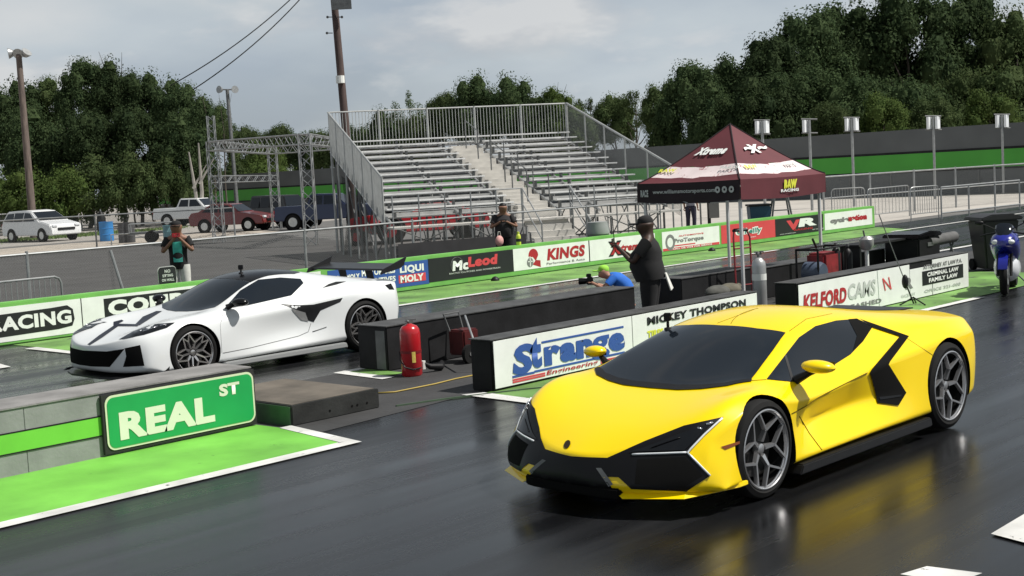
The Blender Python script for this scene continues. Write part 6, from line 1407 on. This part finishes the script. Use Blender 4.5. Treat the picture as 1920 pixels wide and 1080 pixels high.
def person(label, loc, ang, H=1.75, girth=1.0, arms=None, sk=skin_d, top=cl_black, bottom=cl_black, hat=None, hatback=False, shorts=False, J=None, hair=black_plastic, sleeve=.55, longtop=0.0, headtilt=(0, 0), hs=1.0):
    t = thing('person', label, 'person', tuple(loc), ang); s = H/1.75
    V = lambda *a: Vector(a)*s
    N = {'hip': V(0, 0, .94), 'belly': V(.02, 0, 1.10), 'chest': V(0, 0, 1.30), 'neckb': V(0, 0, 1.46), 'neck': V(.01, 0, 1.525), 'head': V(.035, 0, 1.62)}
    for sg, k in ((1, 'L'), (-1, 'R')):
        N['hip'+k] = V(0, sg*.10, .90); N['knee'+k] = V(.02, sg*.12, .49); N['ank'+k] = V(-.02, sg*.12, .09); N['toe'+k] = V(.14, sg*.13, .04)
        N['sh'+k] = V(0, sg*.185, 1.41); a = (arms or {}).get(k, (V(-.02, sg*.24, 1.13)/s, V(.05, sg*.25, .88)/s)); N['el'+k] = Vector(a[0])*s; N['wr'+k] = Vector(a[1])*s
    if J:
        for k, v in J.items(): N[k] = Vector(v)*s
    g = girth; n = {}; E = []
    def nd(k, r): n[k] = (N[k], tuple(x*s for x in r) if isinstance(r, tuple) else r*s)
    nd('hip', (.115*g, .105*g)); nd('belly', (.11*g, .10*g)); nd('chest', (.12, .10)); nd('neckb', .10); nd('neck', .088*hs)
    hd = N['head']; up = (hd-N['neck']).normalized(); fw = Vector((math.cos(headtilt[0]), math.sin(headtilt[0]), headtilt[1])).normalized()
    n['jaw'] = (hd-up*.040*s+fw*.014*s, .108*s*hs); n['head'] = (hd+up*.03*s, .132*s*hs); n['crown'] = (hd+up*.075*s-fw*.008*s, .110*s*hs)
    n['nose'] = (hd+up*.0*s+fw*.10*s, .012*s)
    E += [('hip', 'belly'), ('belly', 'chest'), ('chest', 'neckb'), ('neckb', 'neck'), ('neck', 'jaw'), ('jaw', 'head'), ('head', 'crown')]
    for k in 'LR':
        nd('hip'+k, .088*(.6+.4*g)); nd('knee'+k, .058); nd('ank'+k, .038); nd('toe'+k, .034); nd('sh'+k, .055); nd('el'+k, .042); nd('wr'+k, .028)
        E += [('hip', 'hip'+k), ('hip'+k, 'knee'+k), ('knee'+k, 'ank'+k), ('ank'+k, 'toe'+k), ('neckb', 'sh'+k), ('sh'+k, 'el'+k), ('el'+k, 'wr'+k)]
        d = (N['wr'+k]-N['el'+k]).normalized(); n['palm'+k] = (N['wr'+k]+d*.05*s, .030*s); E.append(('wr'+k, 'palm'+k))
        side = d.orthogonal().normalized(); p0 = n['palm'+k][0]
    del n['nose']
    body = skinned('body', n, E, sk, t)
    # face, ears and separate fingers
    mb = MB(); lat = up.cross(fw).normalized()
    mb.blob(hd+fw*.088*s-up*.005*s, (.016*s, .013*s, .022*s), 8, 6); mb.build('nose', sk, body, smooth=True)
    for sg in (-1, 1):
        mb = MB(); mb.blob(hd+fw*.072*s+lat*sg*.030*s+up*.022*s, .010*s, 8, 6); mb.build('eye', white_p, body, smooth=True)
        mb = MB(); mb.blob(hd+lat*sg*.080*s+up*.0*s, (.018*s, .010*s, .028*s), 8, 6); mb.build('ear', sk, body, smooth=True)
    mb = MB(); mb.box(hd+fw*.075*s-up*.045*s, (.012*s, .04*s, .010*s), math.atan2(fw.y, fw.x)); mb.build('mouth', mat('lips', (.12, .04, .035), .6, var=0), body)
    for k in 'LR':
        d = (N['wr'+k]-N['el'+k]).normalized(); p0 = n['palm'+k][0]; sd_ = d.cross(Vector((0, 0, 1)))
        sd_ = sd_.normalized() if sd_.length > .1 else Vector((0, 1, 0)); cu_ = d.cross(sd_).normalized()*(-1 if d.z < -.5 else 1)
        for i in range(4):
            ln = (.060, .075, .070, .052)[i]*s; b0 = p0+sd_*((i-1.5)*.019*s)+d*.02*s
            mb = MB(); mb.path([b0, b0+d*ln*.45+cu_*.004*s, b0+d*ln*.75+cu_*.02*s, b0+d*ln*.85+cu_*.038*s], [.010*s, .009*s, .008*s, .006*s], 6); mb.build('finger', sk, body, smooth=True)
        b0 = p0-d*.015*s-sd_*.025*s; mb = MB(); mb.path([b0, b0-sd_*.022*s+d*.025*s+cu_*.01*s, b0-sd_*.018*s+d*.05*s+cu_*.02*s], [.011*s, .010*s, .008*s], 6); mb.build('thumb', sk, body, smooth=True)
    # shirt: one lofted garment, torso and sleeves
    mb = MB()
    def tube_(pts, rr, seg=18):
        k = len(pts); up0 = Vector((0, 1, 0)); P = []
        for i, p in enumerate(pts):
            d = (pts[min(i+1, k-1)]-pts[max(i-1, 0)]).normalized(); yv = (up0-d*up0.dot(d))
            yv = yv.normalized() if yv.length > .2 else Vector((1, 0, 0)); xv = yv.cross(d); a, b_ = rr[i]
            for j in range(seg): q = 2*PI*j/seg; P.append(p+yv*(a*math.cos(q))+xv*(b_*math.sin(q)))
        mb.add(P, [(i*seg+j, i*seg+(j+1) % seg, (i+1)*seg+(j+1) % seg, (i+1)*seg+j) for i in range(k-1) for j in range(seg)]+[tuple(range(seg))[::-1], tuple(range((k-1)*seg, k*seg))])
    hp, be, ch, nb = N['hip'], N['belly'], N['chest'], N['neckb']; dn = (hp-be).normalized()
    fwd = Vector((1, 0, 0)); bg_ = (g-1)*.05*s
    tube_([hp+dn*longtop*s, hp, be+fwd*bg_, (be+ch)/2+fwd*bg_, ch, ch*.45+nb*.55, nb-Vector((0, 0, .0)), nb*.5+N['neck']*.5],
          [(.165*g**.8*s, .125*g*s), (.168*g**.8*s, .135*g*s), (.165*g**.8*s, .145*g*s), (.17*g**.6*s, .138*g*s), (.195*g**.4*s, .130*g**.7*s), (.185*g**.35*s, .105*g**.5*s), (.095*s, .080*s), (.062*s, .062*s)])
    for k in 'LR':
        q = N['sh'+k]*(1-sleeve)+N['el'+k]*sleeve; i0 = N['sh'+k]*.55+nb*.45-Vector((0, 0, .03*s))
        tube_([i0, N['sh'+k]+(N['el'+k]-N['sh'+k])*.05, N['sh'+k]*.5+q*.5, q], [(.06*s, .06*s), (.078*g**.35*s,)*2, (.074*g**.35*s,)*2, (.072*g**.3*s,)*2], 14)
    shirt = mb.build('shirt', top, t, smooth=True)
    # trousers: seat and two legs
    mb = MB(); tube_([be*.35+hp*.65, hp, hp*.4+(N['hipL']+N['hipR'])*.3, (N['hipL']+N['hipR'])*.5-Vector((0, 0, .05*s))], [(.158*g**.8*s, .118*g*s), (.165*g**.8*s, .122*g*s), (.168*g**.8*s, .12*g*s), (.14*s, .09*s)])
    for k in 'LR':
        h_, kn, ak = N['hip'+k], N['knee'+k], N['ank'+k]; ke = kn*.85+h_*.15 if shorts else kn
        pts = [h_+Vector((0, 0, .02*s)), h_*.6+kn*.4, ke] if shorts else [h_+Vector((0, 0, .02*s)), h_*.6+kn*.4, kn, kn*.5+ak*.5, ak+Vector((0, 0, .01*s))]
        rr = [.105*g**.5*s, .100*g**.5*s, .088*g**.3*s] if shorts else [.105*g**.5*s, .098*g**.5*s, .076*g**.4*s, .070*g**.3*s, .062*g**.2*s]
        tube_(pts, [(r_, r_) for r_ in rr], 14)
    mb.build('trousers', bottom, t, smooth=True)
    for k in 'LR': mb = MB(); a_ = N['ank'+k]; b_ = N['toe'+k]; mb.path([a_-Vector((.03*s, 0, .03*s)), a_*.5+b_*.5-Vector((0, 0, .01*s)), b_+Vector((.03*s, 0, 0))], [.045*s, .05*s, .035*s], 10); mb.build('shoe', shoe_m, t, smooth=True)
    M = Matrix.Translation(hd)@Matrix((fw, lat, fw.cross(lat))).transposed().to_4x4()@Matrix.Scale(hs, 4)
    if hat:
        fb = -1 if hatback else 1
        mb = MB(); mb.lathe([(.100*s, .035*s), (.102*s, .06*s), (.096*s, .095*s), (.07*s, .125*s), (.03*s, .14*s), (0, .142*s)], (0, 0, 0), 20, caps=False); mb.xf(M); h_ = mb.build('cap', hat, t, smooth=True)
        mb = MB(); P = [(fb*(.07+.14*math.cos(a)*1.0)*s, .09*math.sin(a)*s, (.045-.012*abs(math.sin(a))-.01*math.cos(a))*s) for a in [(-PI/2+PI*i/10) for i in range(11)]]; Q = [(p[0], p[1], p[2]+.016*s) for p in P]; k = len(P)
        mb.add(P+Q, [tuple(range(k))[::-1], tuple(range(k, 2*k))]+[(i, (i+1) % k, k+(i+1) % k, k+i) for i in range(k)]); mb.xf(M); mb.build('cap_brim', black_plastic if hatback else hat, h_, smooth=True)
    else:
        mb = MB(); mb.lathe([(.086*s, -.01*s), (.097*s, .02*s), (.099*s, .06*s), (.090*s, .10*s), (.06*s, .13*s), (0, .142*s)], (-.018*s, 0, 0), 18, caps=False); mb.xf(M); mb.build('hair', hair, t, smooth=True)
    return t, N, s
fl = math.atan2(-AR.y, -AR.x)       # facing image left
fc = math.atan2(-AF.y, -AF.x)       # facing the camera
# big man in black, in profile, filming with a stick held out
q = onY(1221, 560, 10.75)
t, N_, s_ = person('heavy man in black clothes and cap holding out a phone on a stick', (q.x, q.y, 0), fl-.25, 1.68, 1.62,
    {'L': ((.20, .24, 1.14), (.42, .10, 1.36)), 'R': ((.18, -.24, 1.12), (.42, -.02, 1.32))}, skin_d, cl_black, cl_black, cl_black, sleeve=.6, longtop=.06, hs=1.12)
g = thing('phone_stick', 'thin upright selfie stick held by the heavy man in black', 'selfie stick', (q.x, q.y, 0), fl-.25)
mb = MB(); mb.tube((.47*s_, .03, 1.30*s_), (.49*s_, .03, 1.78*s_), .006); mb.build('stick', black_plastic, g); mb = MB(); mb.box((.50*s_, .02, 1.44*s_), (.012, .14, .07), 0); mb.build('phone', black_gloss, g, bevel=.004)
mb = MB(); P = [(-.20, .06, .93), (-.20, -.06, .93), (-.28, -.07, .72), (-.27, .08, .70)]; mb.add(P+[(p[0]-.015, p[1], p[2]) for p in P], [(0, 1, 2, 3), (4, 5, 6, 7), (0, 1, 5, 4), (1, 2, 6, 5), (2, 3, 7, 6), (3, 0, 4, 7)]); g = thing('towel', 'white cloth hanging from the back pocket of the heavy man in black', 'cloth', (q.x, q.y, 0), fl-.25); mb.build('cloth_fold', cl_white, g, smooth=True)
# photographer in blue crouching behind the black wall
q = onY(1150, 545, 13.35)
J = {'hip': (-.26, 0, .36), 'belly': (-.20, 0, .46), 'chest': (-.08, 0, .57), 'neckb': (.05, 0, .63), 'neck': (.09, 0, .65), 'head': (.16, 0, .70),
     'hipL': (-.26, .11, .33), 'hipR': (-.26, -.11, .33), 'kneeL': (.16, .14, .10), 'kneeR': (.14, -.14, .12), 'ankL': (-.26, .15, .07), 'ankR': (-.28, -.15, .08), 'toeL': (-.38, .15, .05), 'toeR': (-.40, -.15, .05),
     'shL': (-.02, .19, .60), 'shR': (-.02, -.19, .60)}
t, N_, s_ = person('photographer in a blue shirt and lime green cap crouching behind the black wall', (q.x, q.y, .09), fl-.1, 1.52, 1.05, {'L': ((.16, .26, .42), (.36, .12, .52)), 'R': ((.16, -.24, .42), (.36, -.06, .50))}, skin_l, cl_blue, cl_dark, cl_lime, hatback=False, J=J, sleeve=.6)
g = thing('photo_camera', 'black camera with a lens held by the crouching photographer in blue', 'camera', (q.x, q.y, .09), fl-.1)
mb = MB(); mb.box((.42*s_, .02, .56*s_), (.10, .15, .12)); mb.build('camera_body', black_plastic, g, bevel=.012); mb = MB(); mb.lathe([(.0, .0), (.045, 0), (.05, .06), (.055, .14), (.045, .15), (0, .14)], (.46*s_, .02, .56*s_), 16, 'x'); mb.build('camera_lens', black_gloss, g, smooth=True); mb = MB(); mb.box((.44*s_, .02, .66*s_), (.08, .08, .06)); mb.build('flash', black_plastic, g, bevel=.01)
# man in dark shirt behind the barrier
q = onY(947, 470, 22.3)
t, N_, s_ = person('stout man in a dark shirt with a phone behind the McLeod board', (q.x, q.y, 0), fc, 1.66, 1.55, {'L': ((.10, .34, 1.13), (.26, .10, 1.27)), 'R': ((.10, -.34, 1.13), (.26, -.10, 1.27))}, skin_m, cl_dark, cl_black, None, shorts=True, sleeve=.6, longtop=.05)
g = thing('mobile_phone', 'dark phone held by the stout man behind the barrier', 'phone', (q.x, q.y, 0), fc); mb = MB(); mb.box((.33*s_, 0, 1.30*s_), (.012, .15, .075)); mb.build('phone_body', black_gloss, g, bevel=.004); mb = MB(); mb.box((.338*s_, .05, 1.32*s_), (.006, .02, .02)); mb.build('phone_lens', steel_dk, g)
q2 = onY(937, 462, 21.9); g = thing('carried_bag', 'small pink and white bag hanging beside the stout man behind the barrier', 'bag', (q2.x, q2.y, 0)); mb = MB(); mb.blob((0, 0, .78), (.12, .08, .13), 14, 10); mb.build('bag_body', mat('pink_cloth', (.60, .32, .30), .8, var=.3, scale=8), g, smooth=True); mb = MB(); mb.path([(-.06, 0, .88), (-.03, 0, 1.0), (.03, 0, 1.0), (.06, 0, .88)], .008); mb.build('bag_handle', cl_white, g)
# person in teal print shirt
q = onY(336, 500, 22.3)
t, N_, s_ = person('person in a black and teal shirt and white trousers holding up a phone', (q.x, q.y, 0), fc+.15, 1.80, 1.0, {'L': ((.08, .28, 1.17), (.20, .06, 1.43)), 'R': ((.08, -.28, 1.17), (.20, -.04, 1.42))}, skin_m, cl_black, cl_white, cl_black, sleeve=.6, longtop=.08)
mb = MB(); P = []
for i, z in enumerate((1.36, 1.28, 1.18, 1.08, .98)):
    for y in (-.08, -.03, .03, .09): P.append(((.155-.25*y*y*8-.0*i)*s_, y*s_, z*s_))
mb.add(P, [(i*4+j, i*4+j+1, (i+1)*4+j+1, (i+1)*4+j) for i in range(4) for j in range(3)]); mb.build('shirt_print', cl_teal, t, smooth=True)
g = thing('mobile_phone', 'red phone held up by the person in the teal shirt', 'phone', (q.x, q.y, 0), fc+.15); mb = MB(); mb.box((.27*s_, .01, 1.49*s_), (.012, .15, .08)); mb.build('phone_body', redp, g, bevel=.004); mb = MB(); mb.box((.278*s_, .05, 1.51*s_), (.006, .02, .02)); mb.build('phone_lens', blk, g)
# distant person under the canopy edge
q = atD(1296, 418, 46); q.z = 0
person('distant person in a grey and white top and dark trousers seen below the canopy', tuple(q), fc+2.6, 1.72, .95, None, skin_m, cl_grey, mat('dark_denim', (.02, .02, .04), .85, var=.1), None)
